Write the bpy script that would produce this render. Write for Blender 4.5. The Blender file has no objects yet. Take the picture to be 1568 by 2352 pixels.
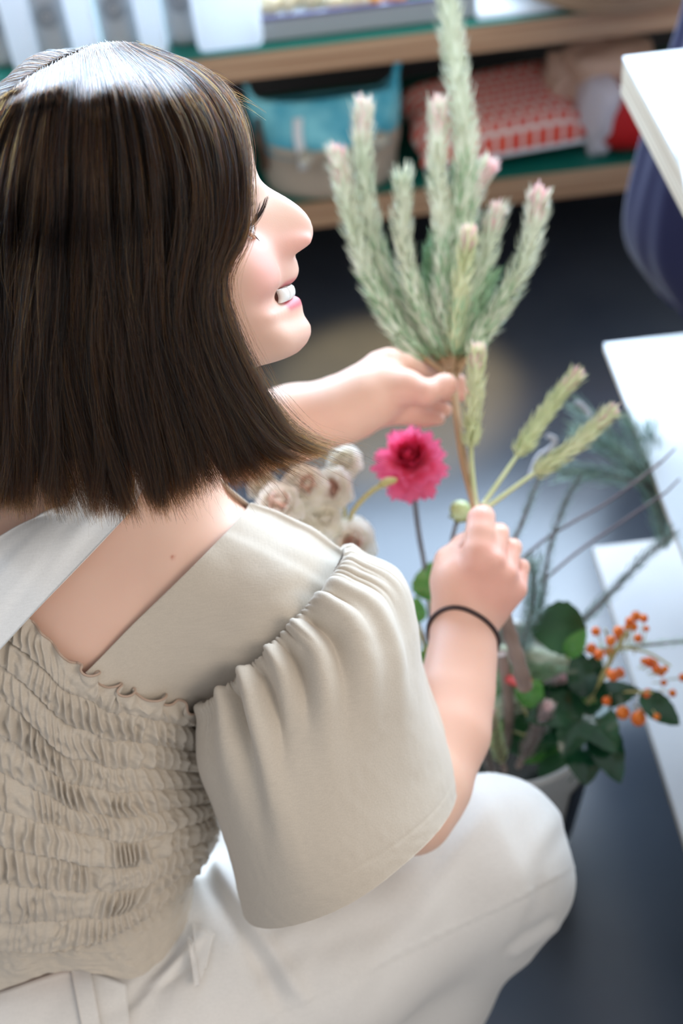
import bpy, bmesh, math, random, os
import numpy as np
from mathutils import Vector, Matrix
from mathutils.bvhtree import BVHTree
import openvdb

# ------------------------------------------------------------------ camera
FPX = 2900.0                                   # focal length in pixels of the 1568 x 2352 frame
SC = bpy.context.scene
COL = SC.collection
ROLL = math.radians(6.8)
PITCH = math.radians(45)
CAM = Vector((0, 0, 1.45))
_R0 = Vector((1, 0, 0)); _U0 = Vector((0, math.sin(PITCH), math.cos(PITCH)))
RC = math.cos(ROLL) * _R0 - math.sin(ROLL) * _U0
UC = math.sin(ROLL) * _R0 + math.cos(ROLL) * _U0
BC = RC.cross(UC)
M3 = np.array([[RC[i], UC[i], BC[i]] for i in range(3)])
cd = bpy.data.cameras.new('camera'); cam = bpy.data.objects.new('camera', cd); COL.objects.link(cam)
cam.matrix_world = Matrix.Translation(CAM) @ Matrix((RC, UC, BC)).transposed().to_4x4()
cd.sensor_fit = 'HORIZONTAL'; cd.sensor_width = 24.0; cd.lens = FPX / 1568 * 24
cd.clip_start = 0.02
cd.dof.use_dof = True; cd.dof.focus_distance = 0.815; cd.dof.aperture_fstop = 4.0; cd.dof.aperture_blades = 0
SC.camera = cam

# ------------------------------------------------------------------ light
w = bpy.data.worlds.new('world'); SC.world = w; w.use_nodes = True
w.node_tree.nodes['Background'].inputs[0].default_value = (0.93, 0.95, 1.0, 1)
w.node_tree.nodes['Background'].inputs[1].default_value = 0.58
def area(name, loc, target, sx, sy, power, color):
    l = bpy.data.lights.new(name, 'AREA'); l.shape = 'RECTANGLE'; l.size = sx; l.size_y = sy
    l.energy = power; l.color = color
    o = bpy.data.objects.new(name, l); COL.objects.link(o); o.location = loc
    o.rotation_euler = (Vector(target) - Vector(loc)).to_track_quat('-Z', 'Y').to_euler()
    return o
area('shopfront_daylight', (1.3, 2.7, 2.15), (0.0, 0.7, 0.8), 1.8, 1.2, 75, (0.80, 0.90, 1.0))
area('room_lamp', (1.5, -0.9, 2.1), (0.0, 0.6, 0.6), 1.2, 1.0, 21, (1.0, 0.88, 0.76))
sp_ = bpy.data.lights.new('added_floor_spot', 'SPOT'); sp_.energy = 800; sp_.color = (1.0, .66, .30); sp_.spot_size = .20; sp_.spot_blend = .6; sp_.shadow_soft_size = .03  # added spot with no real fitting, throws the warm patch on the floor
so_ = bpy.data.objects.new('added_floor_spot', sp_); COL.objects.link(so_); so_.location = (.05, 1.62, 2.7); so_.rotation_euler = (Vector((.10, 1.72, 0)) - so_.location).to_track_quat('-Z', 'Y').to_euler()
SC.view_settings.view_transform = 'Standard'; SC.view_settings.look = 'None'
SC.view_settings.exposure = 0.22; SC.view_settings.gamma = 1.0; SC.view_settings.use_curve_mapping = False

# ------------------------------------------------------------------ points
def c3(px, py, d):                              # camera coordinates of a point seen at (px, py), d metres deep
    px = np.asarray(px, float); py = np.asarray(py, float); d = np.asarray(d, float)
    return np.stack([(px - 784) / FPX * d, (1176 - py) / FPX * d, -d + 0 * px], -1)
def c2w(c): return np.asarray(c) @ M3.T + np.array(CAM)
def P(px, py, d): return c2w(c3(px, py, d))
def ray(px, py): return c2w(c3(px, py, 1.0)) - np.array(CAM)
def onz(px, py, z):
    r = ray(px, py); return np.array(CAM) + r * ((z - CAM[2]) / r[2])
def ony(px, py, y):
    r = ray(px, py); return np.array(CAM) + r * (y / r[1])
def rng(s): return np.random.default_rng(s)

# ------------------------------------------------------------------ materials
def _set(b, k, v):
    if k in b.inputs: b.inputs[k].default_value = v
def mat(name, col, rough=0.6, **kw):
    m = bpy.data.materials.new(name); m.use_nodes = True
    b = m.node_tree.nodes['Principled BSDF']
    b.inputs['Base Color'].default_value = (*col, 1); b.inputs['Roughness'].default_value = rough
    for k, v in kw.items(): _set(b, k.replace('_', ' '), v)
    return m
def nod(m, typ, **kw):
    n = m.node_tree.nodes.new(typ)
    for k, v in kw.items():
        if k in n.inputs: n.inputs[k].default_value = v
        else: setattr(n, k, v)
    return n
def link(m, a, b): m.node_tree.links.new(a, b)
def bsdf(m): return m.node_tree.nodes['Principled BSDF']
def noisy(m, c1, c2, scale=8, stretch=(1, 1, 1), detail=4, bump=0, bscale=None, coord='Object', lo=.35, hi=.65):
    tc = nod(m, 'ShaderNodeTexCoord'); mp = nod(m, 'ShaderNodeMapping'); mp.inputs['Scale'].default_value = stretch
    link(m, tc.outputs[coord], mp.inputs[0])
    n = nod(m, 'ShaderNodeTexNoise', Scale=scale, Detail=detail); link(m, mp.outputs[0], n.inputs['Vector'])
    r = nod(m, 'ShaderNodeValToRGB'); r.color_ramp.elements[0].position = lo; r.color_ramp.elements[1].position = hi
    r.color_ramp.elements[0].color = (*c1, 1); r.color_ramp.elements[1].color = (*c2, 1)
    link(m, n.outputs['Fac'], r.inputs[0]); link(m, r.outputs[0], bsdf(m).inputs['Base Color'])
    if bump:
        n2 = nod(m, 'ShaderNodeTexNoise', Scale=bscale or scale * 4, Detail=3); link(m, mp.outputs[0], n2.inputs['Vector'])
        bp = nod(m, 'ShaderNodeBump', Strength=bump, Distance=0.002); link(m, n2.outputs['Fac'], bp.inputs['Height'])
        link(m, bp.outputs[0], bsdf(m).inputs['Normal'])
    return m

# ------------------------------------------------------------------ objects
def tag(o, label=None, cat=None, group=None, kind=None):
    if label: o['label'] = label
    if cat: o['category'] = cat
    if group: o['group'] = group
    if kind: o['kind'] = kind
    return o
def thing(name, loc, label, cat, group=None):
    o = bpy.data.objects.new(name, None); COL.objects.link(o); o.location = loc; o.empty_display_size = 0.02
    return tag(o, label, cat, group)
def wm(o):                                      # world matrix by hand, no depsgraph needed
    m = o.matrix_basis.copy(); p = o.parent
    while p: m = p.matrix_basis @ m; p = p.parent
    return m
def mesh(name, V, F, m=None, parent=None, smooth=True, colors=None):
    V = np.asarray(V, dtype=np.float64)
    if parent is not None:
        inv = np.array(wm(parent).inverted()); V = V @ inv[:3, :3].T + inv[:3, 3]
    me = bpy.data.meshes.new(name)
    F = F if isinstance(F, np.ndarray) else list(F)
    if isinstance(F, np.ndarray):
        n, k = F.shape
        me.vertices.add(len(V)); me.vertices.foreach_set('co', V.astype(np.float32).ravel())
        me.loops.add(n * k); me.loops.foreach_set('vertex_index', F.astype(np.int32).ravel())
        me.polygons.add(n); me.polygons.foreach_set('loop_start', np.arange(0, n * k, k, dtype=np.int32))
        me.update(calc_edges=True); me.validate()
    else:
        me.from_pydata(V.tolist(), [], F); me.update()
    if smooth: me.polygons.foreach_set('use_smooth', np.ones(len(me.polygons), bool))
    if colors is not None:
        a = me.color_attributes.new('tint', 'FLOAT_COLOR', 'POINT')
        c = np.ones((len(V), 4), np.float32); c[:, :colors.shape[1]] = colors; a.data.foreach_set('color', c.ravel())
    if m: me.materials.append(m)
    o = bpy.data.objects.new(name, me); COL.objects.link(o)
    if parent is not None: o.parent = parent
    return o
def merge(lst):                                 # [(V, F)...] -> one V, F
    V = []; F = []; n = 0
    for v, f in lst:
        V.append(np.asarray(v, float)); f = [[i + n for i in q] for q in (f.tolist() if isinstance(f, np.ndarray) else f)]
        F += f; n += len(v)
    return np.concatenate(V), F
def gridfaces(nu, nv, cu=False, cv=False, flip=False):
    iu = np.arange(nu if cu else nu - 1); iv = np.arange(nv if cv else nv - 1)
    a, b = np.meshgrid(iu, iv, indexing='ij'); a = a.ravel(); b = b.ravel()
    a2 = (a + 1) % nu; b2 = (b + 1) % nv
    q = np.stack([a * nv + b, a2 * nv + b, a2 * nv + b2, a * nv + b2], 1)
    return q[:, ::-1] if flip else q
def cr(pts, t):                                 # Catmull-Rom through rows of pts, t in 0..1
    p = np.asarray(pts, float); n = len(p); t = np.clip(np.asarray(t, float), 0, 1) * (n - 1)
    i = np.minimum(t.astype(int), n - 2); f = (t - i)[..., None]
    q = np.concatenate([[2 * p[0] - p[1]], p, [2 * p[-1] - p[-2]]])
    a, b, c, d = q[i], q[i + 1], q[i + 2], q[i + 3]
    return 0.5 * (2 * b + (c - a) * f + (2 * a - 5 * b + 4 * c - d) * f ** 2 + (3 * b - 3 * c + d - a) * f ** 3)
def crl(pts, t):                                # same, by arc length of the first two columns
    p = np.asarray(pts, float); s = np.r_[0, np.cumsum(np.hypot(*np.diff(p[:, :2], axis=0).T))]; s /= s[-1]
    n = len(p); tt = np.interp(t, s, np.linspace(0, 1, n)); return cr(p, tt)
def crs(pts, t):                                # piecewise linear by arc length, corners softened
    p = np.asarray(pts, float); s = np.r_[0, np.cumsum(np.hypot(*np.diff(p[:, :2], axis=0).T))]; s /= s[-1]
    t = np.asarray(t, float); h = .35 / (len(p) - 1); o = 0
    ks = np.linspace(-1, 1, 9); e = np.minimum(np.minimum(t, 1 - t), h) / h
    for k in ks: o = o + np.stack([np.interp(t + k * h * e, s, p[:, c]) for c in range(p.shape[1])], -1)
    return o / len(ks)
def frames(p):
    p = np.asarray(p, float); t = np.gradient(p, axis=0); t /= np.linalg.norm(t, axis=1)[:, None] + 1e-12
    ref = np.array([0, 0, 1.]) if abs(t[0][2]) < .9 else np.array([1., 0, 0])
    u = np.cross(t[0], ref); u /= np.linalg.norm(u); U = [u]
    for k in range(1, len(p)):
        u = U[-1] - t[k] * np.dot(U[-1], t[k]); u /= np.linalg.norm(u) + 1e-12; U.append(u)
    U = np.array(U); return t, U, np.cross(t, U)
def tube(path, r, n=8, cap=True):               # world path, radii -> V, F
    path = np.asarray(path, float); k = len(path); r = np.broadcast_to(r, (k,))
    t, U, W = frames(path); a = np.linspace(0, 2 * math.pi, n, endpoint=False)
    V = path[:, None] + r[:, None, None] * (np.cos(a)[None, :, None] * U[:, None] + np.sin(a)[None, :, None] * W[:, None])
    V = V.reshape(-1, 3); F = gridfaces(k, n, cv=True).tolist()
    if cap:
        V = np.concatenate([V, path[:1], path[-1:]]); b = k * n
        F += [[b, (i + 1) % n, i] for i in range(n)] + [[b + 1, (k - 1) * n + i, (k - 1) * n + (i + 1) % n] for i in range(n)]
    return V, F
def ball(c, r, nu=12, nv=8, sc=(1, 1, 1), R=None):
    u = np.linspace(0, 2 * math.pi, nu, endpoint=False); v = np.linspace(0, math.pi, nv)
    V = np.array([[math.sin(b) * math.cos(a), math.sin(b) * math.sin(a), math.cos(b)] for a in u for b in v]) * r * np.array(sc)
    if R is not None: V = V @ np.array(R).T
    return V + np.array(c), gridfaces(nu, nv, cu=True).tolist()
def boxv(lo, hi):
    x0, y0, z0 = lo; x1, y1, z1 = hi
    V = [(x0, y0, z0), (x1, y0, z0), (x1, y1, z0), (x0, y1, z0), (x0, y0, z1), (x1, y0, z1), (x1, y1, z1), (x0, y1, z1)]
    return np.array(V, float), [[0, 3, 2, 1], [4, 5, 6, 7], [0, 1, 5, 4], [1, 2, 6, 5], [2, 3, 7, 6], [3, 0, 4, 7]]
def bevel(o, w=0.004, s=3):
    md = o.modifiers.new('bevel', 'BEVEL'); md.width = w; md.segments = s; md.limit_method = 'ANGLE'
    return o
def noise2(u, v, seed=0, n=24):                 # smooth value noise for arrays, period n
    g = rng(seed).standard_normal((n, n)); u = u % n; v = v % n
    i = u.astype(int); j = v.astype(int); fu = u - i; fv = v - j
    fu = fu * fu * (3 - 2 * fu); fv = fv * fv * (3 - 2 * fv); i2 = (i + 1) % n; j2 = (j + 1) % n
    return (g[i, j] * (1 - fu) + g[i2, j] * fu) * (1 - fv) + (g[i, j2] * (1 - fu) + g[i2, j2] * fu) * fv
def fbm(u, v, seed=0, o=3):
    s = 0; a = 1
    for k in range(o): s = s + a * noise2(u * 2 ** k + 5.3 * k, v * 2 ** k + 2.1 * k, seed + k); a *= .5
    return s

# ------------------------------------------------------------------ signed-distance modelling (camera coordinates)
class Field:
    def __init__(self, lo, hi, vox):
        self.lo = np.array(lo, float); self.vox = vox
        self.n = np.ceil((np.array(hi) - self.lo) / vox).astype(int) + 1
        self.a = np.full(self.n, 0.05, np.float32)
    def box(self, lo, hi):
        i0 = np.clip(((np.array(lo) - self.lo) / self.vox).astype(int), 0, self.n - 1)
        i1 = np.clip(((np.array(hi) - self.lo) / self.vox).astype(int) + 2, 1, self.n)
        if (i1 <= i0).any(): return None
        ax = [(self.lo[k] + self.vox * np.arange(i0[k], i1[k])).astype(np.float32) for k in range(3)]
        return tuple(slice(a, b) for a, b in zip(i0, i1)), np.meshgrid(*ax, indexing='ij', sparse=True)
    def add(self, lo, hi, fn, k=0.0, op='u'):
        pad = max(k, 0.006) * 1.5 + 3 * self.vox
        r = self.box(np.array(lo) - pad, np.array(hi) + pad)
        if r is None: return
        s, (X, Y, Z) = r; d = fn(X, Y, Z).astype(np.float32); e = self.a[s]
        if op == 'u':
            h = np.maximum(k - np.abs(e - d), 0) / k if k > 0 else 0
            self.a[s] = np.minimum(e, d) - h * h * k * .25
        else:
            d = -d; h = np.maximum(k - np.abs(e - d), 0) / k if k > 0 else 0
            self.a[s] = np.maximum(e, d) + h * h * k * .25
    def cone(self, a, b, ra, rb, k=0.01, op='u', sq=None):
        a = np.array(a, float); b = np.array(b, float); ba = b - a; L = ba @ ba + 1e-12; r = max(ra, rb)
        def fn(X, Y, Z):
            px, py, pz = X - a[0], Y - a[1], Z - a[2]
            t = np.clip((px * ba[0] + py * ba[1] + pz * ba[2]) / L, 0, 1)
            q = [px - t * ba[0], py - t * ba[1], pz - t * ba[2]]
            if sq is not None:                  # squash: (unit axis, factor): thinner along axis
                n, f = sq; dn = q[0] * n[0] + q[1] * n[1] + q[2] * n[2]
                q = [q[i] + (1 / f - 1) * dn * n[i] for i in range(3)]
            return (np.sqrt(q[0] ** 2 + q[1] ** 2 + q[2] ** 2) - (ra + (rb - ra) * t)) * (1 if sq is None else sq[1] ** .5)
        self.add(np.minimum(a, b) - r, np.maximum(a, b) + r, fn, k, op)
    def ell(self, c, rad, R=None, k=0.01, op='u'):
        c = np.array(c, float); rad = np.array(rad, float); R = np.eye(3) if R is None else np.array(R)
        def fn(X, Y, Z):
            q = [R[i][0] * (X - c[0]) + R[i][1] * (Y - c[1]) + R[i][2] * (Z - c[2]) for i in range(3)]
            s = np.sqrt(sum((q[i] / rad[i]) ** 2 for i in range(3)))
            g = np.sqrt(sum((q[i] / rad[i] ** 2) ** 2 for i in range(3))) + 1e-6
            return s * (s - 1) / g
        m = rad.max(); self.add(c - m, c + m, fn, k, op)
    def chain(self, pts, k=0.008, op='u', sq=None):      # rows: px, py, d, radius in px
        p = np.array(pts, float); c = c3(p[:, 0], p[:, 1], p[:, 2]); r = p[:, 3] * p[:, 2] / FPX
        for i in range(len(p) - 1): self.cone(c[i], c[i + 1], r[i], r[i + 1], k, op, sq)
    def polys(self):
        g = openvdb.FloatGrid(0.05); g.copyFromArray(self.a)
        V, Q = g.convertToQuads(0.0)
        return V * self.vox + self.lo, Q[:, ::-1].astype(np.int32)
def relax(V, Q, n=2, l=.5):
    E = np.concatenate([Q[:, [0, 1]], Q[:, [1, 2]], Q[:, [2, 3]], Q[:, [3, 0]]])
    for _ in range(n):
        S = np.zeros_like(V); c = np.bincount(E[:, 0], minlength=len(V)) + np.bincount(E[:, 1], minlength=len(V))
        for k in range(3):
            S[:, k] = np.bincount(E[:, 0], V[E[:, 1], k], len(V)) + np.bincount(E[:, 1], V[E[:, 0], k], len(V))
        V = V + l * (S / np.maximum(c, 1)[:, None] - V)
    return V
def vnormals(V, Q):
    n = np.cross(V[Q[:, 2]] - V[Q[:, 0]], V[Q[:, 3]] - V[Q[:, 1]]); N = np.zeros_like(V)
    for k in range(3):
        for j in range(Q.shape[1]): N[:, k] += np.bincount(Q[:, j], n[:, k], len(V))
    return N / (np.linalg.norm(N, axis=1)[:, None] + 1e-12)

# ------------------------------------------------------------------ the setting
def struct(o): return tag(o, kind='structure')
mfloor = mat('polished_concrete', (.05, .055, .06), .24)
noisy(mfloor, (.036, .048, .070), (.072, .084, .102), scale=1.6, detail=6, bump=.03, bscale=60)
_set(bsdf(mfloor), 'IOR', 1.75)
struct(mesh('floor', *boxv((-4, -3, -.05), (4, 3.6, 0)), mfloor, smooth=False))
mwall = noisy(mat('plaster', (.6, .6, .6), .9), (.60, .61, .62), (.66, .66, .66), 6, bump=.05)
struct(mesh('wall_back', *boxv((-4, 2.95, 0), (4, 3.05, .62)), mwall, smooth=False))
struct(mesh('wall_back_top', *boxv((-4, 2.95, 2.5), (4, 3.05, 3.0)), mwall, smooth=False))
mpane = bpy.data.materials.new('daylit_pane'); mpane.use_nodes = True
nt = mpane.node_tree; nt.nodes.clear(); e = nt.nodes.new('ShaderNodeEmission'); out = nt.nodes.new('ShaderNodeOutputMaterial')
e.inputs[0].default_value = (.60, .78, 1, 1); e.inputs[1].default_value = 9.5; nt.links.new(e.outputs[0], out.inputs[0])
win = struct(mesh('window_1', *boxv((-4, 2.99, .62), (4, 3.0, 2.5)), mpane, smooth=False))
mframe = mat('painted_frame', (.75, .76, .78), .5)
for xm in (-2.6, -1.2, 1.5, 2.9):
    mesh('mullion', *boxv((xm - .03, 2.93, .62), (xm + .03, 2.985, 2.5)), mframe, win, smooth=False)
struct(mesh('trim_1', *boxv((-4, 2.90, .59), (4, 3.0, .63)), mframe, smooth=False))

# ------------------------------------------------------------------ shelf unit
mply = mat('plywood_edge', (.50, .30, .17), .5)
noisy(mply, (.36, .20, .11), (.60, .40, .25), scale=3, stretch=(.6, 1, 45), detail=3, bump=.1)
mteal = mat('teal_laminate', (.005, .16, .12), .3)
mback = mat('grey_panel', (.07, .065, .065), .7)
YS = 1.98
zlo = onz(0, 0, 0)  # dummy
ZL = ony(1000, 428, YS)[2]; ZU = ony(1100, 58, YS)[2]
sh = thing('display_shelf', (0, YS + .2, 0), 'long plywood display shelf with teal topped boards under the bright window', 'shelf')
for z, t in ((ZL, .055), (ZU, .046)):
    b = mesh('shelf_board', *boxv((-1.9, YS, z - t), (1.9, YS + .42, z - .002)), mply, sh, smooth=False)
    mesh('teal_top', *boxv((-1.9, YS + .001, z - .002), (1.9, YS + .42, z)), mteal, b, smooth=False)['label'] = 'teal laminate board top'
mesh('back_panel', *boxv((-1.9, YS + .42, 0), (1.9, YS + .44, ZU + .0)), mback, sh, smooth=False)
for x in (-1.9, -.75, 1.55): mesh('upright', *boxv((x - .012, YS + .02, 0), (x + .012, YS + .419, ZL - .056)), mback, sh, smooth=False)
for x in (-1.9, -.75, 1.55): mesh('upright', *boxv((x - .012, YS + .02, ZL + .001), (x + .012, YS + .419, ZU - .047)), mback, sh, smooth=False)

# ------------------------------------------------------------------ stepped tables at the right
mtop = mat('white_laminate', (.72, .76, .80), .22)
medge = mat('pale_plywood', (.62, .50, .36), .5)
noisy(medge, (.50, .38, .26), (.80, .70, .56), scale=4, stretch=(1, .6, 60), detail=2, lo=.4, hi=.6)
mtop2 = mat('worn_laminate', (.64, .64, .65), .35); noisy(mtop2, (.58, .58, .60), (.70, .69, .68), 5)
def table(px, py, z, th, w, ln, lab, mt, legs):
    c = onz(px, py, z); x, y = c[0], c[1]
    t = thing('display_table', (x, y, 0), lab, 'table')
    top = mesh('tabletop', *boxv((x, y - ln, z - .004), (x + w, y, z)), mt, t, smooth=False)
    bevel(mesh('plywood_core', *boxv((x, y - ln, z - th), (x + w, y, z - .004)), medge, t, smooth=False), .002, 2)
    for sx in legs:
        for sy in (.06, ln - .06):
            mesh('leg', *boxv((x + sx - .02, y - sy - .02, 0), (x + sx + .02, y - sy + .02, z - th - .0005)), medge, t, smooth=False)
    return c
TA = table(1430, 130, .78, .045, 1.5, 1.35, 'highest white topped plywood table at the upper right', mtop, (1.15, 1.45))
TB = table(1386, 788, .45, .012, 1.1, 1.35, 'middle height white topped table with a thin wooden edge', mtop, (.90, 1.06))
TC = table(1362, 1256, .20, .014, .84, 1.25, 'lowest pale table behind the orange berries', mtop2, (.30, .79))
mpaper = mat('white_paper', (.85, .87, .9), .6)
def slab(name, pts, z, th, m, lab, cat):
    V = []
    for (x, y) in pts:
        q = onz(x, y, z); V.append(q)
    n = len(V); V = np.array(V); V2 = V.copy(); V2[:, 2] += th
    F = [list(range(n))[::-1], [n + i for i in range(n)]] + [[i, (i + 1) % n, n + (i + 1) % n, n + i] for i in range(n)]
    return tag(mesh(name, np.concatenate([V, V2]), F, m, smooth=False), lab, cat)
slab('paper_stack', [(1536, 232), (1700, 225), (1760, 560), (1592, 560)], .7802, .006, mpaper, 'stack of white paper lying on the highest table', 'paper')

# ------------------------------------------------------------------ things on the lower board
def tex_noise_bump(m, scale, st, dist=.002):
    tc = nod(m, 'ShaderNodeTexCoord'); n = nod(m, 'ShaderNodeTexNoise', Scale=scale, Detail=3); link(m, tc.outputs['Object'], n.inputs['Vector'])
    b = nod(m, 'ShaderNodeBump', Strength=st, Distance=dist); link(m, n.outputs['Fac'], b.inputs['Height']); link(m, b.outputs[0], bsdf(m).inputs['Normal'])
mcanvas = mat('beige_canvas', (.50, .42, .33), .9); tex_noise_bump(mcanvas, 300, .4)
mblue = mat('turquoise_print', (.04, .42, .58), .55)
noisy(mblue, (.02, .36, .52), (.22, .66, .76), scale=14, detail=2, lo=.35, hi=.6)
mwhite = mat('white_cloth', (.80, .84, .86), .7)
mstraw = mat('pale_disc', (.55, .52, .42), .6)
mbrown = mat('brown_leather', (.10, .05, .03), .6)
base = onz(762, 395, ZL); bx, by = base[0], base[1] - .012
bag = thing('tote_bag', (bx, by, ZL), 'turquoise print tote with beige canvas lower half on the lower shelf', 'bag')
A = np.linspace(0, 2 * math.pi, 64, endpoint=False)
RX, RY = .124, .085
def ovalwall(z0f, z1f, r0, r1, nv, m, name, thick=.003, fold=0.0, seed=0, pinch_=0.0):
    v = np.linspace(0, 1, nv); aa, vv = np.meshgrid(A, v, indexing='ij')
    z0 = z0f(aa); z1 = z1f(aa); z = z0 + (z1 - z0) * vv; r = r0 + (r1 - r0) * vv + fold * fbm(aa * 2.2, vv * 3, seed) * vv
    def sh_(off): return np.stack([bx + (RX * r + off) * np.cos(aa), by + (RY * r + off) * np.sin(aa) * (1 - pinch_ * vv ** 1.3) - .30 * np.maximum(z - ZL - .06, 0), z], -1).reshape(-1, 3)
    V = np.concatenate([sh_(0), sh_(-thick)]); n = 64 * nv
    F = gridfaces(64, nv, cu=True, flip=False).tolist(); F2 = (gridfaces(64, nv, cu=True, flip=True) + n).tolist()
    rim = [[i * nv + nv - 1, ((i + 1) % 64) * nv + nv - 1, n + ((i + 1) % 64) * nv + nv - 1, n + i * nv + nv - 1] for i in range(64)]
    rim2 = [[i * nv, n + i * nv, n + ((i + 1) % 64) * nv, ((i + 1) % 64) * nv] for i in range(64)]
    return mesh(name, V, F + F2 + rim + rim2, m, bag)
ovalwall(lambda a: ZL + .002 + 0 * a, lambda a: ZL + .105 + 0 * a, .95, 1.03, 8, mcanvas, 'canvas_base', seed=3, fold=.02)
mesh('bag_floor', *tube([(bx, by, ZL + .001), (bx, by, ZL + .004)], .06, 32), mcanvas, bag)
top = lambda a: ZL + .172 + .072 * np.exp(-((a - .0) / .42) ** 2) + .072 * np.exp(-((a - 6.28) / .42) ** 2) + .046 * np.exp(-((a - 3.3) / .5) ** 2)
ovalwall(lambda a: ZL + .085 + 0 * a, top, 1.015, 1.06, 14, mblue, 'print_top', fold=.05, seed=5, pinch_=.86)
mesh('tissue_filling', *ball((bx, by - .002, ZL + .08), 1, 16, 10, (RX * .88, RY * .78, .03)), mblue, bag)
for dx in (-.052, .05):                          # white webbing straps down the front, with round pale discs
    pts = [(bx + dx + .002 * math.sin(k), by - RY * 1.06 * math.sqrt(max(.1, 1 - (dx / RX) ** 2)) * (1 - .86 * (max(.012 * k - .015, 0) / .09) ** 1.3) - .007 - .30 * max(.01 + .012 * k, 0), ZL + .07 + .012 * k) for k in range(8)]
    V = []; 
    for p in pts: V += [(p[0] - .008, p[1], p[2]), (p[0] + .008, p[1], p[2]), (p[0] + .008, p[1] + .002, p[2]), (p[0] - .008, p[1] + .002, p[2])]
    mesh('webbing_strap', V, gridfaces(8, 4, cv=True).tolist() + [[0, 1, 2, 3], [31, 30, 29, 28]], mwhite, bag)
for (dx, dz) in ((-.045, .105), (.03, .10), (.085, .115), (-.005, .085)):
    yy = by - RY * 1.05 * math.sqrt(1 - (dx / RX) ** 2) - .006 - .42 * (dz - .06)
    mesh('round_disc', *tube([(bx + dx, yy, ZL + dz), (bx + dx, yy - .004, ZL + dz)], .013, 16), mstraw, bag)
mesh('leather_handle', *tube([(bx - .118, by - .085 + .008 * k, ZL + .17 - .02 * k) for k in range(7)], .006, 8), mbrown, bag)

# red and white woven pouch
mcheck = mat('red_white_weave', (.8, .1, .05), .45)
tc = nod(mcheck, 'ShaderNodeTexCoord'); mp = nod(mcheck, 'ShaderNodeMapping'); link(mcheck, tc.outputs['UV'], mp.inputs[0])
ck = nod(mcheck, 'ShaderNodeTexBrick'); ck.offset = .5; ck.squash = 1
ck.inputs['Color1'].default_value = (.85, .08, .03, 1); ck.inputs['Color2'].default_value = (.80, .06, .03, 1); ck.inputs['Mortar'].default_value = (.86, .70, .62, 1)
ck.inputs['Scale'].default_value = 1; ck.inputs['Mortar Size'].default_value = .015; ck.inputs['Brick Width'].default_value = .082; ck.inputs['Row Height'].default_value = .064
ck.inputs['Mortar Smooth'].default_value = .6
link(mcheck, mp.outputs[0], ck.inputs['Vector']); link(mcheck, ck.outputs['Color'], bsdf(mcheck).inputs['Base Color'])
c0 = onz(1135, 355, ZL + .0); px0 = c0[0]; py0 = c0[1] + .03
pou = thing('woven_pouch', (px0, py0, ZL), 'red and white checked woven pouch lying on the lower shelf', 'pouch')
nu, nv = 48, 40; u = np.linspace(-1, 1, nu); v = np.linspace(-1, 1, nv); U, Vv = np.meshgrid(u, v, indexing='ij')
def poucht(sgn):
    x = U * .150 + .004 * np.sin(Vv * 7); y = Vv * .090
    h = (1 - np.abs(U) ** 7) ** .5 * (1 - np.abs(Vv) ** 6) ** .6
    bump_ = .0022 * np.sin(U * 40) * np.sin(Vv * 26)
    z = (.040 if sgn > 0 else .034) * h * sgn + (bump_ * h if sgn > 0 else 0)
    ca, sa = math.cos(.10), math.sin(.10); til = .20
    X = x * ca - y * sa; Y = x * sa + y * ca
    return np.stack([px0 + X, py0 + Y, ZL + .062 + z + Y * til * 1.2 + .0 * X], -1).reshape(-1, 3)
V = np.concatenate([poucht(1), poucht(-1)]); n = nu * nv
o = mesh('pouch_body', V, np.concatenate([gridfaces(nu, nv), gridfaces(nu, nv, flip=True) + n]), mcheck, pou)
uvl = o.data.uv_layers.new(name='UVMap'); li = np.zeros(len(o.data.loops), np.int32); o.data.loops.foreach_get('vertex_index', li)
uvv = np.tile(np.stack([U.ravel() * .5 + .5, Vv.ravel() * .35 + .5], 1), (2, 1)); uvl.data.foreach_set('uv', uvv[li].astype(np.float32).ravel())
mesh('zip_edge', *tube([(px0 + s * .146 * math.cos(.1) + .088 * math.sin(.1) * 1, py0 + s * .146 * math.sin(.1) - .088, ZL + .052 - .02) for s in np.linspace(-1, 1, 12)], .004, 8), mwhite, pou)

# red textile bundle with white and tan wrapping
mred = mat('red_cloth', (.50, .003, .004), .6); mtan = mat('tan_cloth', (.62, .42, .30), .8); mlil = mat('white_mesh_cloth', (.66, .62, .66), .8)
c0 = onz(1395, 365, ZL)
bun = thing('textile_bundle', tuple(c0), 'red textile bundle with white side and tan knotted top on the lower shelf', 'textile')
def blob(name, c, rad, m, parent, seed=0, amp=.1, nu=28, nv=18, freq=2):
    V, F = ball((0, 0, 0), 1, nu, nv); V = np.array(V)
    d = 1 + amp * fbm(np.arctan2(V[:, 1], V[:, 0]) * freq / 3.14159 * 2 + 4, V[:, 2] * freq + 4, seed)
    V = np.sign(V) * np.abs(V) ** .75 * d[:, None]
    return mesh(name, V * np.array(rad) + np.array(c), F, m, parent)
blob('red_cloth', c0 + np.array([.062, .045, .060]), (.094, .07, .058), mred, bun, 1, .06)
blob('white_cloth', c0 + np.array([-.012, .05, .075]), (.035, .068, .072), mlil, bun, 2, .08)
blob('tan_top', c0 + np.array([.012, .08, .148]), (.075, .05, .034), mtan, bun, 3, .1)
blob('tan_knot', c0 + np.array([-.055, .10, .105]), (.035, .03, .05), mtan, bun, 4, .15)
blob('red_label_flap', c0 + np.array([.07, .005, .075]), (.045, .02, .028), mred, bun, 5, .05)

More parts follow.
